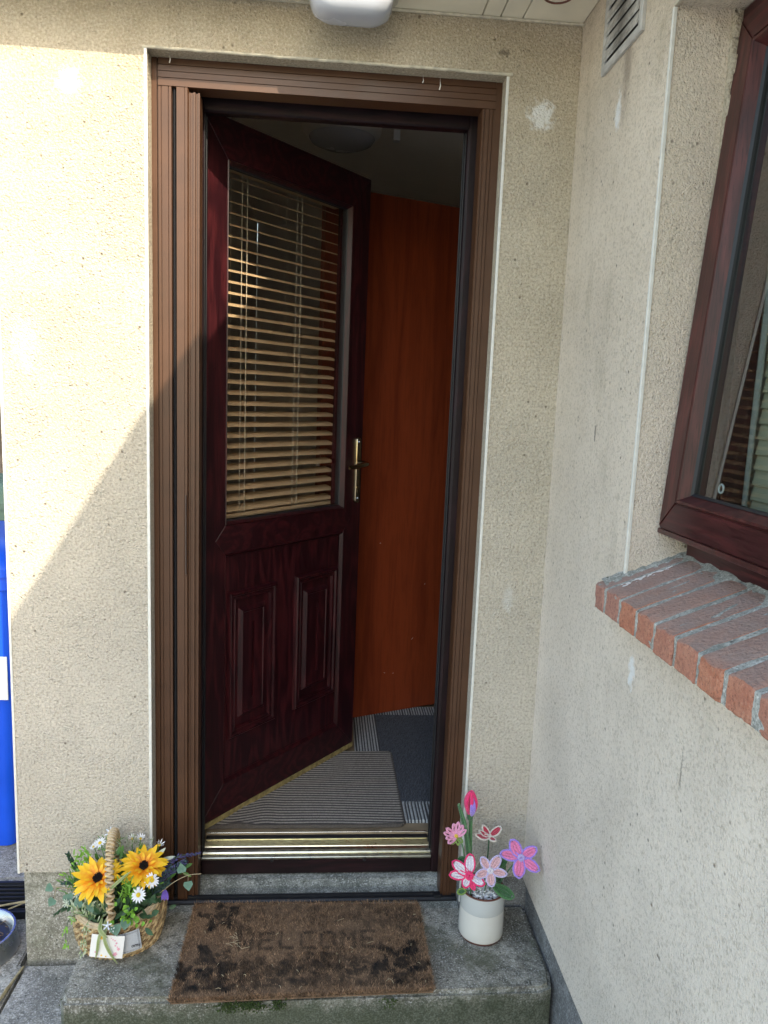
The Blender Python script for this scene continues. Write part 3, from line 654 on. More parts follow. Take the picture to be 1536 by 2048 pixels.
# ================================================================== RUGS
def rug(nx, ny, x0, x1, y0_, y1_, zf, colf, rcorner=0.03, base=.0):
    xs = np.linspace(x0, x1, nx); ys = np.linspace(y0_, y1_, ny); mb = MB(); cols = []; idx = {}
    def inside(x, y):
        dx = max(x0+rcorner-x, x-(x1-rcorner), 0); dy = max(y0_+rcorner-y, y-(y1_-rcorner), 0)
        return dx*dx+dy*dy <= rcorner**2+1e-9
    for i, x in enumerate(xs):
        for j, y in enumerate(ys):
            X, Y = x, y
            dx = max(x0+rcorner-x, x-(x1-rcorner), 0); dy = max(y0_+rcorner-y, y-(y1_-rcorner), 0)
            d = math.hypot(dx, dy)
            if dx > 0 and dy > 0 and d > rcorner:
                X = x+(-1 if x > (x0+x1)/2 else 1)*(dx-dx/d*rcorner); Y = y+(-1 if y > (y0_+y1_)/2 else 1)*(dy-dy/d*rcorner)
            edge = i in (0, nx-1) or j in (0, ny-1)
            mb.v.append((X, Y, zf(X, Y) if not edge else base)); mb.tt.append(.5); cols.append((*colf(X, Y), 1))
    for i in range(nx-1):
        for j in range(ny-1): mb.f.append((i*ny+j, (i+1)*ny+j, (i+1)*ny+j+1, i*ny+j+1))
    mb.cols = cols; return mb
def wob(x, y): return .010*math.exp(-((x-.20)/.05)**2)*math.sin((y)*7+.5) + .004*math.exp(-((x-.33)/.08)**2)
def phase(x, y): return (y + .006*math.sin(9*x+4*y) + (.018*math.exp(-((x-.19)/.05)**2) - .008*math.exp(-((x-.26)/.04)**2)) )
def z1f(x, y):
    return .101+.0022*(.5+.5*math.cos(2*PI*phase(x, y)/.0145))+.006*max(0, math.exp(-((x-.20)/.035)**2))*(1-min(1, max(0, (y-.25)/.35)))
def c1f(x, y):
    s_ = .5+.5*math.cos(2*PI*phase(x, y)/.0145); s_ = max(0, min(1, (s_-.22)*2.0)); edge = x > .682 or y < .243 or y > .705
    if edge: return (.10, .085, .075)
    return tuple(a*(1-s_)+b*s_ for a, b in zip((.035, .030, .030), (.42, .375, .335)))
o = rug(90, 300, .0, .693, .235, .712, z1f, c1f, .035, .0935).build('rug', M['rug'], None, smooth=True, angle=80)
tag(o, 'grey-beige mat with fine dark ribs just inside the door', 'rug')
def z2f(x, y):
    inner = .648 < x < 1.22 and .372 < y < 1.028
    return .0975+(.0030+random.uniform(-.0013, .0013) if inner else .0008*math.cos(2*PI*x/.0105))
def c2f(x, y):
    inner = .648 < x < 1.22 and .372 < y < 1.028
    if inner: q = random.uniform(.6, 1.4); return (.060*q, .070*q, .092*q)
    s_ = 1 if math.cos(2*PI*x/.0105) > -.1 else 0
    return (.48, .50, .51) if s_ else (.03, .033, .04)
o = rug(330, 110, .555, 1.30, .262, 1.12, z2f, c2f, .01, .0908).build('rug', M['rug'], None, smooth=False)
tag(o, 'dark navy pile mat with pale striped border beside the inner door', 'rug')

# ================================================================== LAMPS, CABLE, VENT
ol = thing('bulkhead_light', 'white opal bulkhead light under the eaves above the door', 'light', (.445, -.10, ZS))
def rrect(cx, cy, hx, hy, r, n=8):
    out = []
    for (sx_, sy_, a0) in ((1, 1, 0), (-1, 1, 90), (-1, -1, 180), (1, -1, 270)):
        for a in np.linspace(a0, a0+90, n): out.append((cx+sx_*(hx-r)+r*math.cos(rad(a)), cy+sy_*(hy-r)+r*math.sin(rad(a))))
    return out
def loft(secs, xf=None):
    mb = MB(); n = len(secs[0][0]); vs = []; fs = []
    for (pl, z) in secs: vs += [(x, y, z) for x, y in pl]
    for i in range(len(secs)-1):
        for j in range(n): fs.append((i*n+j, i*n+(j+1) % n, (i+1)*n+(j+1) % n, (i+1)*n+j))
    fs += [tuple(range(n)), tuple((len(secs)-1)*n+j for j in range(n))]
    mb.add(vs, fs, xf); return mb
lc = (.447, -.098)
loft([(rrect(*lc, .100, .060, .035), ZS-.0004), (rrect(*lc, .104, .064, .035), ZS-.012), (rrect(*lc, .100, .060, .035), ZS-.022)]).build('lamp_base', M['lampbase'], ol, smooth=True)
loft([(rrect(*lc, .088, .052, .030), ZS-.0222), (rrect(*lc, .087, .051, .032), ZS-.044), (rrect(*lc, .080, .045, .034), ZS-.062), (rrect(*lc, .066, .033, .030), ZS-.073), (rrect(*lc, .05, .02, .019), ZS-.076)]).build('lamp_cover', M['opal'], ol, smooth=True, angle=70)
o = MB().tube([(.10, -.03, ZS-.006), (.20, -.035, ZS-.008), (.30, -.04, ZS-.009), (.325, -.05, ZS-.012), (.335, -.07, ZS-.010), (.345, -.085, ZS-.008)], .005, 8).tube([(.02, -.03, ZS-.006), (.10, -.03, ZS-.006)], .005, 8).build('cable', M['cable'], None, smooth=True)
tag(o, 'cream painted cable clipped under the soffit beside the bulkhead light', 'cable')
ds = thing('soffit_vent', 'round brown-rimmed disc set in the soffit near the corner', 'vent', (.885, -.105, ZS))
tx = Matrix.Translation((.886, -.118, ZS-.0005))
MB().tube([(.030*math.cos(a), .030*math.sin(a), -.003) for a in np.linspace(0, 2*PI, 32, endpoint=False)], .003, 6, xf=tx, closed=True).build('rim', M['clay'], ds, smooth=True)
MB().lathe([(.027, -.0002), (.027, -.003), (.0001, -.004)], 32, xf=tx, closed=True).build('cover', M['soffit'], ds, smooth=True)

# wall vent (x = XR plane), y -.17..-.38, z 2.04..2.24
vt = thing('air_vent', 'grimy grey louvred air vent high on the wing wall', 'vent', (XR, -.272, 2.037))
vy0, vy1, vz0, vz1 = -.168, -.374, 2.040, 2.2165
VX = Matrix(((0, 0, -1, XR), (-1, 0, 0, 0), (0, 1, 0, 0), (0, 0, 0, 1)))     # (u=-y, v=z, out=-x)
MB().ring(.168, .374, vz0, vz1, [(0, .0003), (0, .006), (.003, .008), (.014, .008), (.017, .002), (.017, .0003)], VX).build('surround', M['ventp'], vt)
MB().box((.184, vz0+.015, .0003), (.358, vz1-.015, .0012), VX).build('backing', M['ventd'], vt)
def m_vent():
    k = N('grimy_louvre'); nz = k.noise(30, 4, .7); y = k.sep()[1]
    mid = k.ramp(k.mth('ABSOLUTE', k.mth('ADD', y, k.mth('MULTIPLY', k.mth('SUBTRACT', nz, .5), .12))), (.0, .85), (.075, .12))
    b_ = k.mix(k.ramp(k.noise(90, 4, .7), (.35, 0), (.6, 1)), (.40, .39, .37), (.60, .60, .59))
    k.col(k.mix(mid, b_, (.09, .085, .08))); k.rough(.7); k.bump(k.noise(200, 3), .001); return k.m
M['louvre'] = m_vent()
for i in range(6):
    z = vz0+.019+i*.0252; q = [random.uniform(-.0012, .0012) for _ in range(2)]
    MB().add([(.1853, z+q[0], .0085), (.3567, z+q[1], .0085), (.3567, z+.0215, .003), (.1853, z+.0215, .003), (.1853, z+.004+q[0], .0105), (.3567, z+.004+q[1], .0105), (.3567, z+.0250, .005), (.1853, z+.0250, .005)],
             [(0, 1, 2, 3), (4, 5, 6, 7), (0, 1, 5, 4), (1, 2, 6, 5), (2, 3, 7, 6), (3, 0, 4, 7)], VX).build('louvre', M['louvre'], vt)

# ================================================================== WINDOW + SILL
wn = thing('window', 'mahogany framed window with its top-hung sash tilted open', 'window', (1.10, -1.05, 1.087))
WX = Matrix(((0, 0, -1, 1.150), (-1, 0, 0, 0), (0, 1, 0, 0), (0, 0, 0, 1)))      # (u=-y, v=z, out=-x) with out=0 at x=1.15
uL, uR = .506, 1.60
MB().ring(uL, uR, 1.060, WZ1-.001, [(0, 0), (0, .052), (.006, .056), (.034, .056), (.036, .040), (.062, .040), (.064, .0), ], WX).build('outer_frame', M['mahogy'], wn)
BX('frame_foot', (1.086, -1.60, 1.070), (1.093, -.515, 1.118), M['mahogy'], wn, .001)
# sash hinged at top: local plane through (1.083, z=2.0) top and (1.03, z=1.14) bottom
tz, bz = 2.004, 1.140; txx, bxx = 1.092, 1.030
al = math.atan2(txx-bxx, tz-bz); Ls = math.hypot(tz-bz, txx-bxx)
SXm = Matrix.Translation((txx, 0, tz)) @ Matrix.Rotation(al, 4, 'Y') @ Matrix(((0, 0, -1, 0), (-1, 0, 0, 0), (0, 1, 0, 0), (0, 0, 0, 1)))
so_ = .510
def sash_side(poly, mt):
    mb = MB(); n = len(poly); vs = [(u, v, 0) for u, v in poly]+[(u, v, -.050) for u, v in poly]
    bm = bmesh.new(); bv = [bm.verts.new(v) for v in vs]
    for q in [tuple(range(n)), tuple(range(2*n-1, n-1, -1))]+[(i, n+i, n+(i+1) % n, (i+1) % n) for i in range(n)]: bm.faces.new([bv[i] for i in q])
    bmesh.ops.recalc_face_normals(bm, faces=bm.faces); bmesh.ops.bevel(bm, geom=bm.edges[:], offset=.0022, segments=2, affect='EDGES')
    mb.bm(bm, SXm); return mb.build('sash_rail' if mt == 'mahogy' else 'sash_stile', M[mt], wn, smooth=True)
fwid = .050; u0, u1, v0, v1 = so_, 1.585, -Ls, 0
sash_side([(u0, v0), (u0+fwid, v0+fwid), (u0+fwid, v1-fwid), (u0, v1)], 'mahogw')
sash_side([(u1, v0), (u1-fwid, v0+fwid), (u1-fwid, v1-fwid), (u1, v1)], 'mahogw')
sash_side([(u0, v0), (u0+fwid, v0+fwid), (u1-fwid, v0+fwid), (u1, v0)], 'mahogy')
sash_side([(u0, v1), (u0+fwid, v1-fwid), (u1-fwid, v1-fwid), (u1, v1)], 'mahogy')
MB().ring(u0+fwid, u1-fwid, v0+fwid, v1-fwid, [(0, -.002), (.003, .002), (.007, .001), (.018, -.018), (.018, -.03), (0, -.03)], SXm).build('glazing_bead', M['mahogw'], wn)
MB().ring(u0+fwid+.0182, u1-fwid-.0182, v0+fwid+.0182, v1-fwid-.0182, [(0, -.016), (.004, -.020), (.004, -.03), (0, -.03)], SXm).build('glazing_seal', M['black'], wn)
MB().box((u0+fwid+.0224, v0+fwid+.0224, -.028), (u1-fwid-.0224, v1-fwid-.0224, -.024), SXm).build('glass', M['glass2'], wn)
# weather lip under sash
lp_ = MB().box((u0+.002, v0-.010, -.040), (u1-.002, v0-.0005, .002), SXm, bev=.002).build('weather_lip', M['mahogw'], wn, smooth=True)
# stay button
MB().tube([(.007*math.cos(a), .007*math.sin(a), 0) for a in np.linspace(0, 2*PI, 20, endpoint=False)], .0018, 6, xf=SXm @ Matrix.Translation((.640, v0+fwid+.040, -.035)), closed=True).build('cord_eyelet', M['sticker'], wn, smooth=True)
# window room: reveal, blind, curtain
BX('window_board', (1.1505, -1.6, 1.04), (1.42, -.50, 1.085), M['fascia'], wn, .002)
BX('inner_reveal', (1.1505, -.503, 1.04), (1.42, -.46, 2.03), M['plaster'], wn, .002)
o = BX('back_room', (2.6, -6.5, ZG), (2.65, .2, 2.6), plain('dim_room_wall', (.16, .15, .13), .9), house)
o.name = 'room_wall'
BX('room_ceiling', (XR+.31, -6.5, 2.19), (2.6, .0, 2.215), M['ceil'], house)
BX('room_floor', (XR+.31, -6.5, .02), (2.6, .0, .06), M['lino'], house)
wbd = thing('window_blind', 'olive-beige slatted blind lowered behind the window glass', 'blind', (1.165, -1.1, 1.10))
for i in range(34):
    z = 1.985-.0265*i
    if z < 1.1: break
    mb = MB(); mb.add([(1.1615, -.575, z-.013), (1.1615, -1.58, z-.013), (1.1665, -1.58, z+.013), (1.1665, -.575, z+.013), (1.1623, -.575, z-.0135), (1.1623, -1.58, z-.0135), (1.1673, -1.58, z+.0125), (1.1673, -.575, z+.0125)],
           [(0, 1, 2, 3), (4, 5, 6, 7), (0, 1, 5, 4), (1, 2, 6, 5), (2, 3, 7, 6), (3, 0, 4, 7)]); mb.build('slat', M['wblind'] if 'wblind' in M else M.setdefault('wblind', plain('olive_beige_blind', (.58, .54, .38), .5, 0, .05)), wbd)
for y in (-.66, -1.2): MB().tube([(1.156, y, 2.0), (1.156, y, 1.09)], .001, 5).build('ladder_cord', M['cord'], wbd)
vs = []; nn = 60
for j in range(nn+1):
    y = -.574-.014*j/nn; x = 1.1535+.0022*math.sin(j*.9)
    vs += [(x, y+.012, 1.125), (x, y+.004, 1.5), (x, y-.004-.010*j/nn, 2.0)]
fs = []
for j in range(nn):
    for r_ in (0, 1): fs.append((3*j+r_, 3*j+3+r_, 3*j+4+r_, 3*j+1+r_))
o = MB().add(vs, fs).build('curtain', plain('grey_net_curtain', (.50, .51, .48), .9, 0, .1, 60), None, smooth=True); tag(o, 'narrow pale grey curtain hanging inside the window beside its frame', 'curtain')
# brick sill
bs = thing('window_sill', 'sloping red brick window sill with grey mortar joints', 'sill', (1.0, -1.05, .98))
zf_, zbk = 1.026, 1.090; xf_, xbk = .930, 1.092
def sillbrick(ya, yb_, jit):
    bm = bmesh.new()
    x0, x1 = xf_+jit, 1.080+random.uniform(-.004, .004); dz = jit*.3
    sl_ = (zbk-zf_)/(xbk-xf_); zt_ = lambda x: zf_+sl_*(x-xf_)+dz
    pts = [(x0-.001, .981), (x0, zt_(x0)), (x1, zt_(x1)), (x1, zt_(x1)-.07), (x0+.05, .981)]
    v1_ = [bm.verts.new((p[0], ya, p[1])) for p in pts]; v2_ = [bm.verts.new((p[0], yb_, p[1])) for p in pts]; n = len(pts)
    bm.faces.new(v1_); bm.faces.new(v2_[::-1])
    for i in range(n): bm.faces.new((v1_[i], v2_[i], v2_[(i+1) % n], v1_[(i+1) % n]))
    bmesh.ops.recalc_face_normals(bm, faces=bm.faces); bmesh.ops.bevel(bm, geom=bm.edges[:], offset=.0026, segments=1, affect='EDGES')
    bmesh.ops.subdivide_edges(bm, edges=[e_ for e_ in bm.edges if e_.calc_length() > .02], cuts=5, use_grid_fill=True)
    for v in bm.verts: v.co += Vector((random.gauss(0, .0005), random.gauss(0, .0007), random.gauss(0, .0006)))
    if random.random() < .6:
        cc = random.choice([v.co.copy() for v in bm.verts if v.co.x < x0+.01])
        for v in bm.verts:
            if (v.co-cc).length < .010: v.co.x += .0022
    mb = MB(); mb.bm(bm); return mb.build('brick', M['brick'], bs, smooth=True)
yy = -.486; first = True
while yy > -1.66:
    wd = .0445 if first else .0595
    sillbrick(yy-wd, yy, random.uniform(-.0015, .0015)); yy -= wd+.0100; first = False
sl_ = (zbk-zf_)/(xbk-xf_)
MB().prism([(.9318, .9825), (.9318, 1.0243), (.9335, 1.0262), (xbk+.02, 1.0262+sl_*(xbk+.02-.9335)), (xbk+.02, .9825)], -1.66, -.490, 'y').build('mortar', M['mortar'], bs)
# mortar skim at the back and left of the sill
mk = MB()
nx_, ny_ = 14, 60; 
for i in range(nx_):
    for j in range(ny_):
        x = 1.066+.034*i/(nx_-1); y = -.498-.9*j/(ny_-1); e_ = i/(nx_-1)
        mk.v.append((x-.005*math.sin(y*37)*(1-e_)-.003*math.sin(y*91), y, zf_+sl_*(x-xf_)+.010*e_**1.4-.0022+.0012*math.sin(x*400+y*300))); mk.tt.append(.5)
for i in range(nx_-1):
    for j in range(ny_-1): mk.f.append((i*ny_+j, (i+1)*ny_+j, (i+1)*ny_+j+1, i*ny_+j+1))
mk.build('mortar_skim', M['mortar'], bs, smooth=True)
ml = MB()
for i in range(24):
    for j in range(8):
        x = .938+.155*i/23; y = -.492-.040*j/7*(1-.55*abs(math.sin(i*.9))) ; 
        ml.v.append((x, y, zf_+sl_*(x-xf_)+.0075*(1-j/7)-.0012+.001*math.sin(i*1.7+j))); ml.tt.append(.5)
for i in range(23):
    for j in range(7): ml.f.append((i*8+j, (i+1)*8+j, (i+1)*8+j+1, i*8+j+1))
ml.build('mortar_fillet', M['mortar'], bs, smooth=True)
# white paint splashes, flat spots on second brick
ps = MB()
for i in range(34):
    t = random.random(); x = .955+.09*t+random.uniform(-.004, .004); y = -.540-.012*random.random()**2-.004*random.random()
    r = random.uniform(.0012, .0035); zz = zf_+sl_*(x-xf_)+.0012
    ps.add([(x+r*1.8*math.cos(a)*random.uniform(.6, 1.2), y+r*math.sin(a)*random.uniform(.6, 1.2), zz+sl_*(r*1.8*math.cos(a))) for a in np.linspace(0, 2*PI, 8, endpoint=False)], [tuple(range(8))])
o = ps.build('paint_splashes', plain('white_paint_drips', (.78, .74, .74), .6), bs, kind='stuff')

# ================================================================== DOORMAT (coir)
F5 = {'W': ["10001", "10001", "10001", "10101", "10101", "11011", "10001"], 'E': ["11111", "10000", "10000", "11110", "10000", "10000", "11111"],
      'L': ["10000"]*6+["11111"], 'C': ["01111", "10000", "10000", "10000", "10000", "10000", "01111"], 'O': ["01110", "10001", "10001", "10001", "10001", "10001", "01110"],
      'M': ["10001", "11011", "10101", "10101", "10001", "10001", "10001"]}
mat_c = [(.108, .018), (.700, .010), (.700, -.292), (.105, -.306)]       # slightly skewed quad: TL, TR, BR, BL
def matxy(a, b):
    tl, tr, br, bl = [np.array(p) for p in mat_c]; return (tl*(1-a)+tr*a)*(1-b)+(bl*(1-a)+br*a)*b
nzt = rng.random((40, 40))
def vnoise(x, y, s):
    x = (x*s) % 39; y = (y*s) % 39; i = int(x); j = int(y); fx = x-i; fy = y-j
    return (nzt[i, j]*(1-fx)+nzt[i+1, j]*fx)*(1-fy)+(nzt[i, j+1]*(1-fx)+nzt[i+1, j+1]*fx)*fy
FL = [(.12, .16, .085, 1.0), (.10, .78, .14, 1.0), (.885, .72, .13, 1.0), (.30, .74, .07, .75), (.42, .80, .075, .8), (.55, .72, .08, .75), (.68, .80, .07, .8), (.22, .92, .07, .8),
      (.50, .92, .05, .7), (.27, .13, .06, .45), (.36, .17, .07, .40), (.47, .13, .06, .35), (.57, .18, .08, .42), (.68, .12, .07, .40), (.78, .17, .09, .48), (.91, .20, .10, .60), (.62, .93, .06, .6), (.76, .92, .06, .6), (.17, .61, .04, .7), (.36, .93, .05, .7), (.45, .68, .05, .6), (.90, .93, .06, .7), (.30, .88, .05, .7), (.62, .66, .05, .6), (.22, .28, .05, .7), (.77, .55, .02, .9)]
def dark(a, b):
    v = 0; a0, b0 = a, b; a += .030*(vnoise(a0+.1, b0*.5, 30)-.5)+.012*(vnoise(a0, b0*.5+.4, 90)-.5); b += .07*(vnoise(a0+.5, b0*.5+.3, 30)-.5)+.03*(vnoise(a0+.2, b0*.5, 90)-.5)
    for (cx, cy, r, s_) in FL:
        dx = (a-cx); dy = (b-cy)*.52; d = math.hypot(dx, dy); th = math.atan2(dy, dx)
        R1 = r*(.80+.25*math.cos(5*th+cx*20))
        if d < R1 and not (.30*r < d < .42*r) and not (abs(math.cos(2.5*th+cx*9)) < .16 and d > .4*r): v = max(v, s_)
    n_ = vnoise(a+.3, b*.5, 60); n2 = vnoise(a, b, 24)
    if .66 < b < .97 and n2 > .60 and n_ > .35: v = max(v, .6)
    if b > .945: v *= .25
    la, lb = (a0-.215)/.60+.006*(vnoise(a0, b0, 50)-.5), (b0-.350)/.20          # WELCOME
    if 0 <= la < 1 and 0 <= lb < 1:
        k_ = la*7; ci = int(k_); cx = (k_-ci)/.78
        if cx < 1 and F5['WELCOME'[ci]][min(6, int(lb*7))][min(4, int(cx*5))] == '1': v = max(v, .74)
    return v*(.55+.6*n_)
dm = thing('doormat', 'worn brown coir doormat with faded WELCOME and black floral print', 'doormat', (.40, -.145, 0))
nx_, ny_ = 120, 60; mb = MB(); cols = []
BR = np.array((.36, .225, .135)); DK = np.array((.016, .013, .012))
def coir(a, b):
    d_ = dark(a, b); v = .75+.5*vnoise(a+.7, b*.6+.2, 45); top = .62+.38*min(1, abs(b-.0)/.35) 
    c = BR*v*(.80+.25*vnoise(a, b, 7)); return c*(1-d_)+DK*d_
for i in range(nx_):
    for j in range(ny_):
        a, b = i/(nx_-1), j/(ny_-1); p = matxy(a, b); ed = i in (0, nx_-1) or j in (0, ny_-1)
        wv = .002*math.sin(a*19)+.002*math.sin(b*13+a*5)
        mb.v.append((p[0], p[1], .001 if ed else .012+wv*.5)); mb.tt.append(.5); c = coir(a, b)*.6; cols.append((*c, 1))
for i in range(nx_-1):
    for j in range(ny_-1): mb.f.append((i*ny_+j, (i+1)*ny_+j, (i+1)*ny_+j+1, i*ny_+j+1))
mb.cols = cols; mb.build('mat_base', M['coir'], dm)
NF = 56000; mb = MB(); cols = []; V = []; Fc = []
A = rng.random(NF); B = rng.random(NF)
edge = rng.random(NF) < .10; side = rng.integers(0, 4, NF)
for i in range(NF):
    a, b = A[i], B[i]
    if edge[i]:
        if side[i] == 0: a = rng.random()*.008
        elif side[i] == 1: a = 1-rng.random()*.008
        elif side[i] == 2: b = rng.random()*.012
        else: b = 1-rng.random()*.012
    p = matxy(a, b); L_ = rng.uniform(.008, .017); th = rng.uniform(0, 2*PI); ln = rng.uniform(.15, .8)
    if edge[i]: L_ *= 1.1
    d_ = Vector((math.cos(th)*ln, math.sin(th)*ln-.05, 1)).normalized()*L_; w_ = rng.uniform(.0005, .0012); q = rng.uniform(0, PI)
    bx, by = math.cos(q)*w_, math.sin(q)*w_; z0_ = .004
    k0 = len(V); m_ = Vector((p[0], p[1], z0_))+d_*.6
    V += [(p[0]-bx, p[1]-by, z0_), (p[0]+bx, p[1]+by, z0_), (m_.x+bx*.8, m_.y+by*.8, m_.z), (m_.x-bx*.8, m_.y-by*.8, m_.z), (p[0]+d_.x*1.2, p[1]+d_.y*1.2, z0_+d_.z*1.0)]
    Fc += [(k0, k0+1, k0+2, k0+3), (k0+3, k0+2, k0+4)]
    c = coir(a, b)*rng.uniform(.45, 1.7); c = tuple(np.minimum(c, .6)); cols += [(*[x*.5 for x in c], 1)]*2+[(*c, 1)]*3
mb.v = V; mb.f = Fc; mb.tt = [.5]*len(V); mb.cols = cols
o = mb.build('coir_pile', M['coir'], dm, kind='stuff', fixn=False)
# dry grass bits on the mat
mb = MB()
for i in range(46):
    a, b = random.random(), random.random()
    if i < 10: a, b = .21+random.uniform(-.02, .03), .45+random.uniform(-.06, .10)
    p = matxy(a, b); th = random.uniform(0, PI); L_ = random.uniform(.006, .022) if i < 10 or i % 5 == 0 else random.uniform(.003, .010)
    z0_ = .0175; mb.tube([(p[0], p[1], z0_), (p[0]+.5*L_*math.cos(th), p[1]+.5*L_*math.sin(th), z0_+.002), (p[0]+L_*math.cos(th+.2), p[1]+L_*math.sin(th+.2), z0_+.0005)], .00042, 4)
o = mb.build('straw_bits', plain('pale_straw', (.62, .52, .34), .8), None); tag(o, 'scattered bits of pale dry straw lying on the doormat', 'straw', kind='stuff')

# ================================================================== moss, grit
mb = MB()
for (cx, cy, r, n_) in ((.285, -.300, .030, 260), (.235, -.300, .030, 200), (.345, -.298, .02, 120), (-.16, -.285, .02, 70), (-.15, -.06, .012, 40), (.60, -.302, .02, 40)):
    for i in range(n_):
        x = random.gauss(cx, r*.5); y = cy+random.uniform(-.010, .008); z0_ = random.gauss(-.012, .007) if cy < -.2 else ZG+.01
        if cy < -.2: z0_ = min(.003, z0_)
        if x < -.14: z0_ = ZG+.004; 
        r_ = random.uniform(.0010, .0024)
        bm = bmesh.new(); bmesh.ops.create_icosphere(bm, subdivisions=1, radius=r_); 
        mb.bm(bm, Matrix.Translation((x, y, z0_)))
o = mb.build('moss', M['moss'], None); tag(o, 'small dark green moss clumps on the front edge of the doorstep', 'moss', kind='stuff')
mb = MB()
for i in range(260):
    if i % 2: x, y, z0_ = random.uniform(-.14, .98), random.uniform(-.285, -.002), .0008
    else: x, y, z0_ = random.uniform(-.45, -.15), random.uniform(-.5, .3), ZG+.0006
    if z0_ < 0 and y > -.012 and x > -.34: continue
    r_ = random.uniform(.0006, .0018); bm = bmesh.new(); bmesh.ops.create_icosphere(bm, subdivisions=1, radius=r_)
    mb.bm(bm, Matrix.Translation((x, y, z0_)) @ Matrix.Diagonal((1, random.uniform(.6, 1), .6, 1)))
o = mb.build('grit', plain('pale_grit', (.34, .33, .30), .9, 0, .6, 300), None); tag(o, 'loose pale grit scattered over the doorstep and path', 'grit', kind='stuff')
o = MB().tube([(-.322, -.022, ZG+.004), (-.328, -.07, ZG+.006), (-.334, -.12, ZG+.004), (-.342, -.18, ZG+.005), (-.350, -.26, ZG+.003)], [.0030, .0035, .003, .0028, .002], 6).tube([(-.325, -.05, ZG+.004), (-.333, -.10, ZG+.010), (-.338, -.15, ZG+.006)], .0018, 5).build('dry_stalk', M['twig'], None, smooth=True)
tag(o, 'dry plant stalk lying along the path joint by the wall corner', 'stalk')

# ================================================================== POT WITH PIPE-CLEANER FLOWERS
pc = Vector((.851, -.092, 0)); PR = .0575; PH = .128
pot = thing('plant_pot', 'cream glazed ceramic pot with brown rim on the doorstep', 'pot', tuple(pc))
PXf = Matrix.Translation(pc)
MB().lathe([(.0001, .0015), (PR-.006, .0015), (PR-.004, .0), (PR-.002, .003), (PR-.0015, .006)], 56, PXf, True).build('foot', M['clay'], pot, smooth=True)
MB().lathe([(PR-.0015, .0062), (PR+.0005, .012), (PR, .04), (PR-.001, .078), (PR-.0012, .080)], 56, PXf, True).build('lower_glaze', M['ceramic'], pot, smooth=True)
MB().lathe([(PR-.0012, .0801), (PR-.0004, .083), (PR-.001, .105), (PR-.001, PH-.003)], 56, PXf, True).build('upper_glaze', M['ceramic2'], pot, smooth=True)
MB().lathe([(PR-.001, PH-.003), (PR-.0018, PH), (PR-.0045, PH+.0004), (PR-.0065, PH-.002), (PR-.0068, PH-.03), (.0001, PH-.03)], 56, PXf, True).build('rim', M['clay'], pot, smooth=True)
peb = MB()
for i in range(330):
    rr = (PR-.011)*math.sqrt(random.random()); th = random.uniform(0, 2*PI); r_ = random.uniform(.0028, .0048)
    bm = bmesh.new(); bmesh.ops.create_icosphere(bm, subdivisions=2, radius=r_)
    for v in bm.verts: v.co *= random.uniform(.86, 1.12)
    peb.bm(bm, PXf @ Matrix.Translation((rr*math.cos(th), rr*math.sin(th), PH-.007+random.uniform(-.008, .004)+.006*(1-rr/PR))) @ Matrix.Rotation(random.uniform(0, 3), 4, 'X') @ Matrix.Diagonal((1, .8, .7, 1)))
o = peb.build('pebbles', M['pebble'], None, smooth=False); tag(o, 'small white pebbles filling the cream ceramic pot', 'pebbles', kind='stuff')

def frame(c, nrm, ref=(0, 0, 1)):
    z = Vector(nrm).normalized(); x = Vector(ref)-z*Vector(ref).dot(z); x.normalize(); y = z.cross(x)
    mm = Matrix((x, y, z)).transposed().to_4x4(); mm.translation = c; return mm
TOCAM = Vector((.0, -1.0, .55)).normalized()
def fuzz(path, r, n=7):
    return path, [r*random.uniform(.86, 1.14) for _ in path], n
def chpetal(F, th, L_, Wd, cout, cin, parent, cup=.25, nfill=3, r=.0023, name='petal', curl=0.0, lab=None):
    """outline loop + lengthwise filler loops, in frame F (z = flower axis)"""
    d = Matrix.Rotation(th, 4, 'Z')
    def at(t, s): # t along 0..1, s -1..1 across
        wv = math.sin(PI*min(1, (t*.96+.03)**1.15))**.6 if t > 0 else .12
        h = cup*L_*t*t-curl*L_*max(0, t-.5)**2*2
        return F @ d @ Vector((L_*t, s*Wd*.5*wv, h+.12*Wd*s*s))
    pts = [at(t, 1) for t in np.linspace(0, 1, 14)]+[at(t, -1) for t in np.linspace(1, 0, 14)][1:-1]
    p_, rr, n_ = fuzz(pts, r); o = MB().tube(p_, rr, 8, closed=True).build(name, CH[cout], parent, smooth=True, angle=80)
    if lab: o['label'] = lab
    fl = MB()
    for s_ in np.linspace(-.62, .62, nfill):
        for lift in (0,):
            pp = [at(t, s_)+(F.to_3x3() @ Vector((0, 0, .0003))) for t in np.linspace(.10, .90, 12)]
            fl.tube(pp, [r*1.75*Wd/.024*random.uniform(.88, 1.1)*(.75+.25*math.sin(PI*i/11)) for i in range(12)], 7)
    fl.build(name+'_fill', CH[cin], o, smooth=True, angle=80)
    return o
def wire(name, pts, r, mat, parent, lab=None):
    p = [Vector(q) for q in pts]; out = []
    for i in range(len(p)-1):
        for k_ in range(6):
            t = k_/6; a = p[max(0, i-1)]; b = p[i]; c = p[i+1]; d = p[min(len(p)-1, i+2)]
            out.append(.5*((2*b)+(c-a)*t+(2*a-5*b+4*c-d)*t*t+(3*b-a-3*c+d)*t**3))
    out.append(p[-1]); return MB().tube(out, r, 7).build(name, mat, parent, smooth=True, label=lab)
base_z = PH-.012
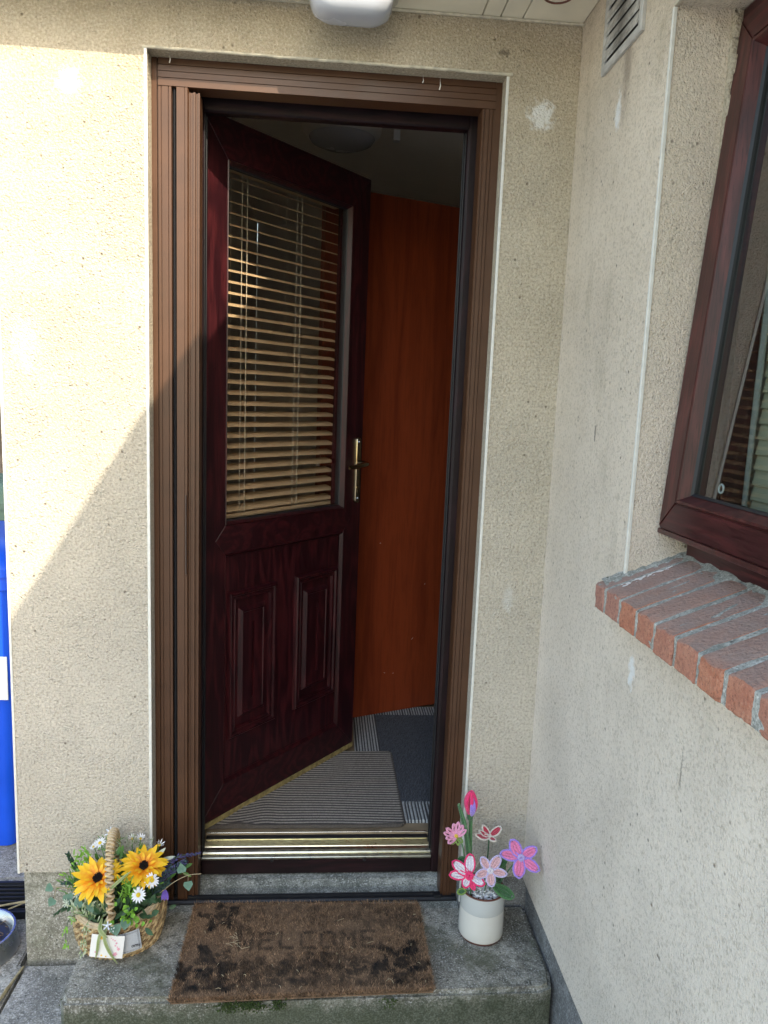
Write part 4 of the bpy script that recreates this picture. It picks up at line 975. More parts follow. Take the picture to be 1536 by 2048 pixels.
def chflower(name, c, nrm, petals, cen, stem0, label, group='pipe-cleaner flowers in the cream pot', ccol='hotpink', cr=.006):
    f = thing(name, label, 'flower', (stem0[0], stem0[1], base_z), group)
    F = frame(Vector(c), nrm)
    for (deg, L_, Wd, co, ci, kw) in petals: chpetal(F, rad(deg), L_, Wd, co, ci, f, **kw)
    for i in range(3):
        a = i*2.1; MB().tube([F @ Vector((cr*.6*math.cos(a+t)*1, cr*.6*math.sin(a+t), .001+cr*.5*i/2+.0005*t)) for t in np.linspace(0, 4, 8)], cr*.45, 7).build('centre', CH[ccol], f, smooth=True)
    wire('stem', [(stem0[0], stem0[1], base_z-.02), ((stem0[0]*.5+c[0]*.5)+.002, (stem0[1]+c[1])/2+.004, (base_z+c[2])/2), tuple(Vector(c)-Vector(nrm).normalized()*.006)], .0019, CH['green'] if ccol != 'none' else M['stem'], f)
    return f, F
# directions in the flower frame: 0 deg = up in picture, positive = counter-clockwise seen from the front -> frame y
D = dict(cup=.12)
chflower('flower', (.9255, -.150, .245), (.0, -1, .55), [
    (28, .047, .027, 'violet', 'pink', D), (-62, .046, .024, 'violet', 'pink', D), (-125, .052, .024, 'violet', 'pink', D), (166, .046, .029, 'violet', 'pink', D), (78, .053, .023, 'violet', 'pink', D)],
    None, (.880, -.085), 'large violet-edged bright pink pipe-cleaner flower, rightmost in the pot', ccol='lilac', cr=.009)
chflower('flower', (.857, -.128, .196), (.0, -1, .60), [
    (35, .038, .019, 'palelilac', 'peach', D), (-38, .042, .022, 'palelilac', 'peach', D), (-102, .042, .018, 'palelilac', 'peach', D), (180, .036, .022, 'palelilac', 'peach', D), (108, .040, .019, 'palelilac', 'peach', D)],
    None, (.846, -.110), 'pale lilac and peach pipe-cleaner flower in the middle of the pot', ccol='white', cr=.008)
chflower('flower', (.804, -.130, .184), (-.05, -1, .70), [
    (-5, .050, .025, 'hotpink', 'white', D), (52, .052, .024, 'hotpink', 'white', D), (88, .050, .020, 'hotpink', 'white', D), (152, .030, .020, 'hotpink', 'white', D), (200, .034, .012, 'hotpink', 'hotpink', D), (-118, .042, .020, 'hotpink', 'white', D)],
    None, (.815, -.118), 'hot-pink edged white pipe-cleaner flower hanging over the left rim', ccol='hotpink', cr=.011)
chflower('flower', (.868, -.060, .245), (.1, -.25, 1), [
    (90, .046, .020, 'cream', 'red', dict(cup=.35)), (60, .030, .014, 'cream', 'red', dict(cup=.4)), (-75, .040, .018, 'cream', 'red', dict(cup=.3)), (10, .030, .016, 'cream', 'red', dict(cup=.35)), (180, .024, .014, 'cream', 'red', dict(cup=.3))],
    None, (.858, -.075), 'cream-edged red pipe-cleaner flower lying flat behind the others', ccol='cream', cr=.005)
# small pink daisy-like flower with yellow centre
f = thing('flower', 'small pale pink pipe-cleaner flower with yellow centre and lime leaf', 'flower', (.81, -.09, base_z), 'pipe-cleaner flowers in the cream pot')
F = frame(Vector((.772, -.10, .272)), (-.1, -.85, .9))
for i, dg in enumerate((-62, -35, -10, 15, 60, 85, 110, 135)):
    chpetal(F, rad(dg), .027+.002*(i % 3), .0090, 'palepink', 'pink', f, cup=.45, nfill=1, r=.0027)
MB().lathe([(.0001, .007), (.004, .006), (.006, .002), (.005, 0)], 12, F, True).build('centre', CH['yellow'], f, smooth=True)
for dg in (150, 200, 235): chpetal(F @ Matrix.Translation((0, 0, -.004)), rad(dg), .020, .008, 'lime', 'lime', f, cup=-.1, nfill=1, r=.0022, name='leaf')
wire('stem', [(.815, -.085, base_z-.02), (.800, -.088, .20), (.790, -.095, .245), (.776, -.099, .266)], .0019, CH['green2'], f)
# tulip bud
f = thing('flower', 'tall hot-pink and purple pipe-cleaner tulip bud on upright stem', 'flower', (.812, -.080, base_z), 'pipe-cleaner flowers in the cream pot')
tc = Vector((.808, -.085, .322))
for i in range(6):
    a = i*PI/3+.5; dirx = Vector((math.cos(a), math.sin(a), 0))
    pts = [tc+Vector((0, 0, .062*t))+dirx*(.0135*math.sin(PI*min(1, t*.92+.03))**.8) for t in np.linspace(0, 1, 12)]
    MB().tube(pts, [.0048*(.65+.45*math.sin(PI*j/11)) for j in range(12)], 8).build('petal', CH['hotpink'], f, smooth=True)
for dx_ in (-.0045, .0, .0045):
    pts = [tc+Vector((.002+dx_*math.sin(PI*t), -.0155*math.sin(PI*min(1, t*.92+.03))**.8-.002, .050*t)) for t in np.linspace(.02, .98, 10)]
    MB().tube(pts, .0030, 7).build('petal', CH['violet'], f, smooth=True)
MB().lathe([(.004, -.016), (.0075, -.010), (.0085, -.002), (.007, .006), (.003, .008)], 14, Matrix.Translation(tc), True).build('calyx', CH['green'], f, smooth=True)
wire('stem', [(.818, -.078, base_z-.02), (.814, -.08, .20), tuple(tc+Vector((0, 0, -.01)))], .0032, CH['green'], f)
wire('stem', [(.822, -.078, base_z-.02), (.817, -.082, .20), tuple(tc+Vector((.004, 0, -.01)))], .0030, CH['green2'], f)
lf = wire('leaf', [(.815, -.082, .17), (.802, -.088, .25), (.788, -.092, .31), (.775, -.096, .355)], .0042, CH['green'], f)
wire('leaf_edge', [(.819, -.086, .17), (.807, -.092, .25), (.793, -.096, .31), (.775, -.096, .358)], .0030, CH['green2'], lf)
# green leaves
for (c, nr, dg, L_, Wd, lab) in (((.868, -.120, .150), (.1, -.9, .9), -125, .058, .026, 'broad dark green pipe-cleaner leaf over the right rim of the pot'),
                                 ((.890, -.085, .135), (.3, -1, .2), -12, .060, .028, 'upright dark green pipe-cleaner leaf behind the right rim'),
                                 ((.880, -.080, .165), (.0, -1, .3), -40, .050, .024, 'dark green pipe-cleaner leaf under the violet flower'),
                                 ((.812, -.100, .196), (-.1, -1, .8), 70, .032, .016, 'short green pipe-cleaner leaf at the left of the pot'),
                                 ((.800, -.125, .140), (-.3, -1, .8), 110, .022, .013, 'tiny lime green pipe-cleaner leaf on the left pot rim')):
    f = thing('leaf', lab, 'leaf', c); chpetal(frame(Vector(c), nr), rad(dg), L_, Wd, 'green2' if 'lime' not in lab else 'lime', 'green', f, cup=.05, nfill=3, r=.0024, name='blade')
    wire('stalk', [tuple(c), (c[0]*.5+.43, c[1]*.6-.036, .13), (.86, -.09, base_z-.02)], .0016, CH['green'], f)

# ================================================================== BASKET
bc = Vector((-.056, -.092, 0)); bk = thing('basket', 'oval seagrass basket with tall handle on the doorstep', 'basket', tuple(bc))
BXm = Matrix.Translation(bc) @ Matrix.Rotation(rad(12), 4, 'Z')
RXB, RYB, HB = .103, .078, .104
def bprof(z):
    t = z/HB; return .80+.24*math.sin(PI*(.08+.62*t)) - .02*t
def bpt(th, z, out=0):
    k_ = bprof(z); zt_ = z*(1+.0)+(.012*math.cos(2*th)+.012*math.cos(th))*(z/HB)
    return BXm @ Vector(((RXB*k_+out)*math.cos(th), (RYB*k_+out)*math.sin(th), zt_))
rows = 11
for r_i in range(rows):
    z = .004+r_i*(HB-.012)/(rows-1); NS = 240
    for sgn in (0, PI):
        pts = []; 
        for i in range(NS):
            th = 2*PI*i/NS; ph = th*23+sgn+r_i*1.1
            pts.append(bpt(th, z+.0033*math.sin(ph), .0030*math.cos(ph)))
        MB().tube(pts, [.0030*random.uniform(.85, 1.18) for _ in pts], 6, closed=True).build('woven_strand', M['wicker' if (r_i+int(sgn > 0)) % 3 else 'wickerd'], bk, smooth=True)
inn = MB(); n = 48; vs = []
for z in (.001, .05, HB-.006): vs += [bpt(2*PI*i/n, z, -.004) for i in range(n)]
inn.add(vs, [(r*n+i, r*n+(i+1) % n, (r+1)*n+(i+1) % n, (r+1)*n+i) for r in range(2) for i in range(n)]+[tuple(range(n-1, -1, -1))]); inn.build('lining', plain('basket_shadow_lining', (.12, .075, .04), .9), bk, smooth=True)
for k_, (dz, out, r_) in enumerate(((.000, .0022, .0040), (.005, -.001, .0042), (-.002, -.005, .0035))):
    MB().tube([bpt(2*PI*i/90, HB-.004+dz, out+.0007*math.sin(i*.9)) for i in range(90)], [r_*random.uniform(.9, 1.1) for _ in range(90)], 8, closed=True).build('rim', M['rimcane' if k_ < 2 else 'wicker'], bk, smooth=True)
# handle arch
def hpt(t):
    a = PI*t; y = -.180+.165*(1-math.cos(a))/2; zz = .085+.196*math.sin(a)**.62
    return Vector((-.054-.034*t-.001*math.sin(a), y, zz))
hpts = [hpt(t) for t in np.linspace(.0, 1, 60)]
hpts[0] = Vector((-.054, -.180, .075))
hd = MB().tube(hpts, .0065, 8).build('handle', M['wickerd'], bk, smooth=True)
for j in range(2):
    NW = 900; pts = []
    for i in range(NW):
        t = i/(NW-1); p = hpt(t); q = hpt(min(1, t+.004)); tg = (q-p).normalized() if (q-p).length > 0 else Vector((0, 0, 1)); sd = Vector((1, 0, 0)); nn2 = tg.cross(sd).normalized()
        ph = i*2*PI/(NW/34)*(1 if j == 0 else -1)+j; rr = .0074*random.uniform(.97, 1.03); pts.append(p+(sd*math.cos(ph)*1.15+nn2*math.sin(ph))*rr)
    MB().tube(pts, .0028, 5).build('handle_wrap', M['wicker' if j == 0 else 'rimcane'], hd, smooth=True)

# card and fabric label on the front of the basket
cdn = Vector((-.10, -1, .10)).normalized()
def pxplane(c, nr, u, v):     # helper frame: x right, y up on plane
    z = Vector(nr).normalized(); x = Vector((0, 0, 1)).cross(z); x.normalize(); x = -x if x.x < 0 else x; y = z.cross(x); y = -y if y.z < 0 else y
    mm = Matrix((x, y, x.cross(y))).transposed().to_4x4(); mm.translation = c; return mm
LBc = Vector((-.034, -.1775, .050)); LF = pxplane(LBc, (.10, -1, .0), 0, 0) @ Matrix.Rotation(rad(7), 4, 'Z')
lbl = thing('fabric_label', 'grey-blue stitched fabric label tied to the front of the basket', 'label', tuple(LBc))
def curved_sheet(F, w_, h_, bend, th=.0008, nx=10):
    mb = MB(); vs = []; 
    for sgn in (0, 1):
        for i in range(nx+1):
            u = (i/nx-.5)*w_
            for v in (-.5, .5): vs.append((u, v*h_, -bend*(2*u/w_)**2*1.0-(0 if sgn == 0 else th)))
    n2 = (nx+1)*2; fs = []
    for i in range(nx):
        fs += [(2*i, 2*i+1, 2*i+3, 2*i+2), (n2+2*i, n2+2*i+2, n2+2*i+3, n2+2*i+1), (2*i, 2*i+2, n2+2*i+2, n2+2*i), (2*i+1, n2+2*i+1, n2+2*i+3, 2*i+3)]
    fs += [(0, n2, n2+1, 1), (2*nx, 2*nx+1, n2+2*nx+1, n2+2*nx)]; mb.add(vs, fs, F); return mb
# outward normal check: x.cross(y) should face the viewer
if (LF.to_3x3() @ Vector((0, 0, 1))).y > 0: LF = LF @ Matrix.Diagonal((1, 1, -1, 1))
curved_sheet(LF, .088, .052, .010).build('fabric', M['labelf'], lbl, smooth=True)
stt = MB()
def onb(u, v, w_=.088, bend=.010, e=.0006): return Vector((u, v, -bend*(2*u/w_)**2+e))
for v in (-.0225, .0225):
    u = -.040
    while u < .040: stt.tube([LF @ onb(u, v-.0018), LF @ onb(u+.0022, v+.0018)], .00045, 4); u += .0034
for u in (-.040, .040):
    v = -.0215
    while v < .0215: stt.tube([LF @ onb(u-.0018, v), LF @ onb(u+.0018, v+.0022)], .00045, 4); v += .0034
stt.build('stitching', M['stitch'], lbl, kind='stuff')
def text(s_, size, F, mat, parent, name='lettering', shear=.35, bold=.0):
    cu = bpy.data.curves.new(name, 'FONT'); cu.body = s_; cu.size = size; cu.shear = shear; cu.extrude = .0001; cu.align_x = 'CENTER'; cu.align_y = 'CENTER'; cu.offset = bold
    ob = bpy.data.objects.new(name, cu); dg = bpy.context.evaluated_depsgraph_get(); S.collection.objects.link(ob); dg.update()
    me = bpy.data.meshes.new_from_object(ob.evaluated_get(dg)); bpy.data.objects.remove(ob)
    mb = MB(); mb.add([v.co.copy() for v in me.vertices], [tuple(p.vertices) for p in me.polygons], F); return mb.build(name, mat, parent, fixn=False)
text('ooms', .0125, LF @ Matrix.Translation((.028, -.011, -.0028)) @ Matrix.Rotation(rad(0), 4, 'Z'), M['ink'], lbl, bold=.0002)
CC = Vector((-.062, -.1925, .057)); CF = pxplane(CC, (.02, -1, .12), 0, 0) @ Matrix.Rotation(rad(-6), 4, 'Z')
if (CF.to_3x3() @ Vector((0, 0, 1))).y > 0: CF = CF @ Matrix.Diagonal((1, 1, -1, 1))
cdd = thing('gift_card', 'white card with printed pink blossoms leaning on the front of the basket', 'card', tuple(CC))
curved_sheet(CF, .076, .054, .002, .0006).build('card_sheet', M['card'], cdd)
pr = MB(); py_ = MB()
def disc(mb, u, v, r_): mb.add([CF @ Vector((u+r_*math.cos(a)*(1+.25*math.cos(5*a)), v+r_*math.sin(a)*(1+.25*math.cos(5*a)), .0006)) for a in np.linspace(0, 2*PI, 20, endpoint=False)], [tuple(range(20))])
for (u, v, r_) in ((.012, .018, .0016), (.017, .016, .0018), (.021, .010, .0022), (.019, .004, .0018), (.024, .001, .0016), (.027, -.004, .0032), (.021, -.016, .0042), (.016, -.019, .0026), (-.024, -.014, .0024), (-.020, -.019, .0022), (.008, .021, .0013)): disc(pr, u, v, r_)
for (u, v, r_) in ((-.014, .021, .0042), (-.010, -.021, .0022), (.000, -.023, .0018), (-.018, .016, .0016)): disc(py_, u, v, r_)
pr.build('printed_blossoms', M['prpink'], cdd); py_.build('printed_flowers', M['pryel'], cdd)

# --- leaves / petals as blades
def blade(mb, F, th, L_, Wd, cup=.2, droop=0.0, fold=.15, shape=.8, n=7, m=4, twist=0, thick=.0):
    d = Matrix.Rotation(th, 4, 'Z'); vs = []; tt = []
    for i in range(n+1):
        t = i/n; wv = (math.sin(PI*(t**shape)*.94+.06))**.9 if i < n else .02
        for j in range(m+1):
            s_ = j/m*2-1; h = cup*L_*t-droop*L_*t*t+fold*Wd*abs(s_)*.5*wv
            vs.append(F @ d @ Vector((L_*t, s_*Wd*.5*wv, h))); tt.append(t)
    mb.add(vs, [(i*(m+1)+j, i*(m+1)+j+1, (i+1)*(m+1)+j+1, (i+1)*(m+1)+j) for i in range(n) for j in range(m)], None, tt); return mb
def sunflower(c, nr, R0, Lp, label, stem0, rot=0):
    f = thing('sunflower', label, 'flower', stem0, 'artificial sunflowers in the seagrass basket'); F = frame(Vector(c), nr)
    npet = 19
    for k_ in range(2):
        for i in range(npet):
            a = 2*PI*(i+.5*k_)/npet+rot+random.uniform(-.09, .09); Fk = F @ Matrix.Rotation(a, 4, 'Z') @ Matrix.Translation((R0*.72, 0, -.001-.002*k_))
            L_ = Lp*random.uniform(.86, 1.08)*(1 if k_ == 0 else 1.04)
            blade(MB(), Fk, random.uniform(-.12, .12), L_, L_*random.uniform(.27, .36), cup=random.uniform(.05, .60)-.12*k_, droop=random.uniform(-.1, .55), fold=random.uniform(.05, .35), shape=.85).build('petal', M['sunpet'], f, smooth=True)
    for i in range(9):
        a = 2*PI*i/9+random.uniform(-.2, .2); Fk = F @ Matrix.Rotation(a, 4, 'Z') @ Matrix.Translation((R0*.8, 0, .002))
        blade(MB(), Fk, 0, Lp*.42, Lp*.17, cup=.8, droop=.2).build('inner_petal', M['sunpet'], f, smooth=True)
    cm = MB().lathe([(R0*1.02, -.003), (R0*1.0, .003), (R0*.7, .0055), (R0*.3, .0045), (.0001, .004)], 28, F, True)
    for i in range(240):
        rr = R0*math.sqrt(random.random()); a = random.uniform(0, 2*PI); p = F @ Vector((rr*math.cos(a), rr*math.sin(a), .003)); q = F @ Vector((rr*1.05*math.cos(a), rr*1.05*math.sin(a), .0065+random.uniform(0, .003)))
        cm.tube([p, q], [.0009, .0004], 4)
    cm.build('centre', M['suncen'], f)
    MB().lathe([(R0*.3, -.012), (R0*1.0, -.006), (R0*1.2, -.003)], 16, F, True).build('calyx', M['leafy'], f, smooth=True)
    wire('stem', [stem0, tuple((Vector(stem0)+Vector(c))/2+Vector((0, .004, 0))), tuple(Vector(c)-Vector(nr).normalized()*.01)], .0022, M['stem'], f)
sunflower((-.092, -.150, .203), (-.10, -.50, 1), .0110, .049, 'left sunflower head leaning toward the viewer beside the handle', (-.075, -.10, .08), .1)
sunflower((.006, -.115, .210), (.12, -.46, 1), .0105, .048, 'right sunflower head partly behind the basket handle', (-.035, -.09, .08), .3)
def daisy(c, nr, r_, label, stem0, npet=15, mat='daisy', cen='daisyc', grp='white daisies in the basket', closed=0.15):
    f = thing('daisy', label, 'flower', stem0, grp); F = frame(Vector(c), nr)
    for i in range(npet):
        a = 2*PI*i/npet+random.uniform(-.12, .12); Fk = F @ Matrix.Rotation(a, 4, 'Z') @ Matrix.Translation((r_*.18, 0, 0))
        blade(MB(), Fk, 0, r_*random.uniform(.72, .9), r_*.26, cup=closed+random.uniform(-.1, .15), droop=.2, n=5, m=2, fold=.3).build('petal', M[mat], f, smooth=True)
    MB().lathe([(r_*.28, -.001), (r_*.27, .0015), (r_*.14, .003), (.0001, .0033)], 14, F, True).build('centre', M[cen], f, smooth=True)
    wire('stem', [stem0, tuple((Vector(stem0)*.4+Vector(c)*.6)+Vector((0, .006, -.006))), tuple(Vector(c)-Vector(nr).normalized()*.002)], .0010, M['leafy'], f)
daisy((.034, -.152, .198), (.2, -1, .7), .0185, 'upper large white daisy right of the sunflowers', (-.01, -.10, .09))
daisy((.006, -.170, .173), (.0, -1, .75), .0190, 'lower large white daisy below the right sunflower', (-.02, -.11, .09))
daisy((-.082, -.075, .272), (.1, -.6, 1), .0165, 'highest pale blue-white blossom beside the top of the handle', (-.06, -.08, .09), 7, 'bluew', 'bluew', 'small pale blossoms in the basket', .35)
daisy((-.108, -.075, .247), (-.2, -.5, 1), .0155, 'white daisy behind and left of the left sunflower', (-.07, -.08, .09), 13, closed=.35)
daisy((-.122, -.080, .240), (-.6, -.5, 1), .0110, 'small white daisy at the far left behind the sunflower', (-.07, -.08, .09), 11, closed=.45)
daisy((-.014, -.060, .248), (.1, -.3, 1), .0120, 'half-closed white daisy behind the two sunflowers', (-.04, -.07, .09), 9, closed=1.2)
daisy((-.036, -.055, .245), (-.2, -.3, 1), .0090, 'tiny closed white daisy just right of the handle top', (-.04, -.07, .09), 8, closed=1.6)
daisy((.035, -.075, .240), (.5, -.4, 1), .0110, 'small white bud above the pale leaves by the door frame', (-.02, -.08, .09), 7, closed=1.5)
daisy((-.060, -.193, .112), (.0, -1, .5), .0125, 'small pale blue blossom at the foot of the handle', (-.055, -.15, .08), 5, 'bluew', 'bluew', 'small pale blossoms in the basket', .5)
daisy((-.052, -.188, .100), (.2, -1, .3), .0090, 'tiny pale blue blossom low against the basket rim', (-.05, -.15, .08), 5, 'bluew', 'bluew', 'small pale blossoms in the basket', .6)
daisy((-.168, -.140, .134), (-.5, -1, .5), .0115, 'small cream blossom at the left tip of a pale sprig', (-.10, -.12, .09), 8, 'leafp', 'leafp', closed=.8)
daisy((-.142, -.148, .162), (-.3, -1, .8), .0095, 'small cream blossom under the left sunflower', (-.09, -.12, .09), 7, 'leafp', 'leafp', closed=.7)

# lavender, leaves, ivy
def spike(name, pts, r_, mats, label, group, n_=90, L_=.006):
    f = thing(name, label, 'flower' if 'lav' in name else 'plant', pts[0], group)
    wire('stem', pts, .0010, M['stem'], f); P_ = [Vector(q) for q in pts]
    for mi, mt in enumerate(mats):
        mb = MB()
        for i in range(n_):
            t = .35+.65*random.random(); s_ = t*(len(P_)-1); j = min(len(P_)-2, int(s_)); p = P_[j].lerp(P_[j+1], s_-j); tg = (P_[j+1]-P_[j]).normalized()
            d_ = Vector((random.gauss(0, 1), random.gauss(0, 1), random.gauss(0, 1))); d_ = (d_-tg*d_.dot(tg)).normalized(); rr = r_*(1.05-.6*abs(t-.6))
            mb.tube([p+d_*rr*.2, p+d_*rr*.7+tg*L_*.4, p+d_*rr+tg*L_], [.0006, .0016, .0005], 5)
        mb.build('buds', M[mt], f, smooth=True, kind='stuff')
spike('lavender', [(.0, -.115, .13), (.035, -.120, .170), (.065, -.118, .195), (.105, -.112, .218)], .010, ('lavg', 'lav'), 'thick dark lavender spike pointing right in front of the door frame', 'lavender spikes in the basket', 150)
spike('lavender', [(.0, -.105, .13), (.040, -.100, .185), (.085, -.095, .222), (.135, -.09, .225)], .0055, ('lav',), 'thin purple lavender tip reaching furthest right', 'lavender spikes in the basket', 90)
spike('lavender', [(.0, -.120, .12), (.04, -.125, .155), (.07, -.125, .175)], .009, ('lavg',), 'dark green lavender spike low on the right side', 'lavender spikes in the basket', 110)
spike('lavender', [(-.10, -.10, .12), (-.140, -.10, .165), (-.160, -.10, .20), (-.178, -.10, .236)], .006, ('leafd', 'lavg'), 'dark green spike pointing up at the far left', 'lavender spikes in the basket', 70)
spike('lavender', [(-.10, -.11, .13), (-.14, -.11, .165), (-.185, -.12, .172)], .0050, ('leafd', 'lavg'), 'short dark spike pointing left over the plinth', 'lavender spikes in the basket', 60)
spike('lavender', [(-.11, -.12, .12), (-.14, -.13, .148), (-.17, -.14, .122), (-.195, -.145, .108)], .0050, ('leafd',), 'drooping dark sprig low on the left side', 'lavender spikes in the basket', 60)
spike('lavender', [(-.07, -.09, .12), (-.115, -.085, .19), (-.128, -.085, .212)], .006, ('lav',), 'short purple bud behind the left foliage', 'lavender spikes in the basket', 40)
f = thing('purple_blossom', 'single drooping purple blossom below the lavender at right', 'flower', (.03, -.12, .13))
for a in (-.3, .3, .0): blade(MB(), frame(Vector((.060, -.130, .158)), (0, -1, .2)), rad(180)+a, .026, .009, cup=.1).build('petal', M['purple'], f, smooth=True)
wire('stem', [(.03, -.12, .13), (.05, -.128, .165), (.060, -.130, .158)], .0009, M['stem'], f)
def ivy(pts, leaves, label):
    f = thing('ivy_sprig', label, 'plant', pts[0], 'ivy sprigs in the basket'); wire('stem', pts, .0010, M['stemb'], f)
    for (c, nr, dg, s_) in leaves:
        F = frame(Vector(c), nr); d = Matrix.Rotation(rad(dg), 4, 'Z')
        out = [(0, 0), (.0, .42), (.35, .52), (.62, .34), (1.0, .0), (.62, -.34), (.35, -.52), (.0, -.42)]
        vs = [F @ d @ Vector((.42*s_, 0, -.05*s_))]+[F @ d @ Vector((x*s_, y*s_, .08*s_*abs(y)+.05*s_)) for x, y in out]
        MB().add(vs, [(0, i+1, (i+1) % 8+1) for i in range(8)], None, [.2]+[.7]*8).build('leaf', M['ivy'], f, smooth=True)
        b_ = min(pts, key=lambda q: (Vector(q)-Vector(c)).length); MB().tube([b_, c], .0006, 4).build('leaf_stalk', M['stemb'], f)
ivy([(.02, -.12, .12), (.06, -.13, .160), (.085, -.13, .180), (.115, -.13, .195), (.145, -.128, .197)], [((.100, -.131, .203), (.1, -1, .5), 10, .022), ((.115, -.136, .183), (.0, -1, .4), 190, .022)], 'ivy sprig with two round leaves at the right end')
ivy([(-.10, -.11, .11), (-.14, -.12, .150), (-.17, -.13, .165), (-.195, -.13, .168)], [((-.205, -.13, .172), (-.2, -1, .4), 130, .020), ((-.200, -.135, .142), (-.1, -1, .3), 150, .021), ((-.170, -.130, .150), (.0, -1, .5), 200, .024)], 'ivy sprig with three dusty leaves at the left end')
ivy([(-.09, -.11, .10), (-.12, -.14, .14), (-.13, -.15, .145)], [((-.128, -.155, .150), (-.1, -1, .6), 120, .024), ((-.108, -.160, .146), (.1, -1, .6), 200, .022), ((-.045, -.185, .108), (.2, -1, .4), 190, .026), ((-.020, -.180, .118), (.2, -1, .4), 170, .024)], 'dark ivy leaves tucked under the left sunflower')
def leafclump(name, label, c, spread, n_, Lr, Wd, mat, group=None, upw=.6, seed=0, cat='plant', asp=.5):
    f = thing(name, label, cat, (c[0], c[1], .08), group); mb = MB()
    for i in range(n_):
        p = Vector((random.gauss(c[0], spread[0]), random.gauss(c[1], spread[1]), random.gauss(c[2], spread[2])))
        d_ = (p-Vector((c[0], c[1]+.02, c[2]-.05))).normalized(); nr = Vector((random.gauss(0, .5), -1, random.gauss(.6, .5)))
        F = frame(p, nr); blade(mb, F, random.uniform(0, 2*PI) if upw < .5 else math.atan2(-d_.x, d_.z)*1+random.gauss(0, .7), random.uniform(*Lr), random.uniform(.8, 1.2)*Wd, cup=.1, fold=.3, n=5, m=2)
    mb.build('foliage', M[mat], f, smooth=True, kind='stuff')
    wire('stem', [(c[0]*.6-.02, c[1]*.6-.036, .07), tuple(c)], .0012, M['stem'], f)
leafclump('fern_sprig', 'bright green ferny sprig left of the sunflowers', (-.142, -.100, .195), (.014, .012, .022), 90, (.010, .020), .004, 'leafb')
leafclump('fern_sprig', 'mid green narrow-leaved sprig at the left of the basket', (-.148, -.110, .158), (.018, .012, .016), 110, (.010, .022), .0035, 'leafy')
leafclump('foliage_cushion', 'dark green leaves packed in the heart of the basket', (-.045, -.115, .125), (.036, .028, .016), 420, (.016, .030), .012, 'leafd')
leafclump('foliage_cushion', 'mid green leaves filling the back of the basket', (-.040, -.085, .165), (.045, .015, .022), 260, (.014, .028), .008, 'leafy')
leafclump('fern_sprig', 'green ferny leaf between the handle and the daisies', (-.018, -.155, .168), (.010, .006, .016), 120, (.012, .020), .0026, 'leafb')
leafclump('boxwood_sprig', 'glossy bright green round leaves over the right basket rim', (-.014, -.178, .122), (.012, .006, .014), 42, (.009, .014), .010, 'leafb')
leafclump('pale_sprig', 'cream and green variegated sprig below the left sunflower', (-.112, -.160, .128), (.022, .008, .014), 90, (.010, .020), .0045, 'leafv')
leafclump('grass_sprig', 'thin green stems rising behind the sunflowers', (-.085, -.070, .225), (.018, .01, .018), 60, (.012, .024), .0018, 'leafy')
leafclump('grass_sprig', 'pale thin stems between the sunflowers and handle', (-.030, -.065, .222), (.022, .01, .014), 50, (.012, .024), .0018, 'leafv')
# trailing strands over rim
for (pts, lab) in (([(-.110, -.150, .12), (-.150, -.165, .115), (-.160, -.170, .09), (-.163, -.172, .055)], 'trailing green strand hanging over the left rim'),
                   ([(-.100, -.165, .12), (-.112, -.188, .105), (-.114, -.192, .075), (-.114, -.193, .050)], 'trailing cream blossom strand hanging down the basket front')):
    f = thing('trailing_strand', lab, 'plant', pts[0], 'trailing strands on the basket'); wire('stem', pts, .0008, M['leafv' if 'cream' in lab else 'stem'], f)
    mb = MB()
    for p in pts[1:]:
        for i in range(9): blade(mb, frame(Vector(p)+Vector((random.gauss(0, .003), -.002, random.gauss(0, .005))), (random.gauss(0, .4), -1, .3)), PI+random.gauss(0, .7), random.uniform(.007, .013), .0032, cup=.2, n=4, m=2)
    mb.build('leaves', M['leafv' if 'cream' in lab else 'leafb'], f, smooth=True, kind='stuff')
# pale pointed leaves at right
f = thing('sage_leaves', 'two long pale sage leaves pointing right behind the sunflower', 'plant', (.0, -.08, .1))
blade(MB(), frame(Vector((.025, -.085, .212)), (.2, -1, .4)), rad(-52), .034, .010, cup=.05).build('leaf', M['leafp'], f, smooth=True)
blade(MB(), frame(Vector((.038, -.088, .206)), (.2, -1, .4)), rad(-80), .038, .010, cup=.05).build('leaf', M['leafp'], f, smooth=True)
wire('stem', [(.0, -.08, .1), (.02, -.085, .18), (.026, -.085, .212)], .0009, M['stem'], f)
# long ribbon-like grass blades
def ribbon(pts, w_, label):
    P_ = [Vector(q) for q in pts]; out = []
    for i in range(len(P_)-1):
        for k_ in range(5): 
            t = k_/5; a = P_[max(0, i-1)]; b = P_[i]; c = P_[i+1]; d = P_[min(len(P_)-1, i+2)]
            out.append(.5*((2*b)+(c-a)*t+(2*a-5*b+4*c-d)*t*t+(3*b-a-3*c+d)*t**3))
    out.append(P_[-1]); vs = []; tt = []; n = len(out)
    for i, p in enumerate(out):
        tg = (out[min(n-1, i+1)]-out[max(0, i-1)]).normalized(); sd = tg.cross(Vector((0, -1, .3))).normalized(); ww_ = w_*(min(1, 3*i/n+.3))*(min(1, 3.0*(n-1-i)/n+.05))
        for s_ in (-1, 0, 1): vs.append(p+sd*ww_*s_*.5+Vector((0, -.0008*(s_ == 0), 0))); tt.append(1.0 if s_ else .0)
    o = MB().add(vs, [(3*i+j, 3*i+j+1, 3*i+j+4, 3*i+j+3) for i in range(n-1) for j in range(2)], None, tt)
    t_ = thing('grass_sprig', label, 'leaf', pts[0], 'long grass blades on the basket'); return o.build('blade', M['grass'], t_, smooth=True)
ribbon([(-.060, -.150, .100), (-.075, -.178, .155), (-.060, -.180, .190), (-.025, -.178, .225), (-.008, -.176, .238)], .0075, 'long striped grass blade arching up across the handle')
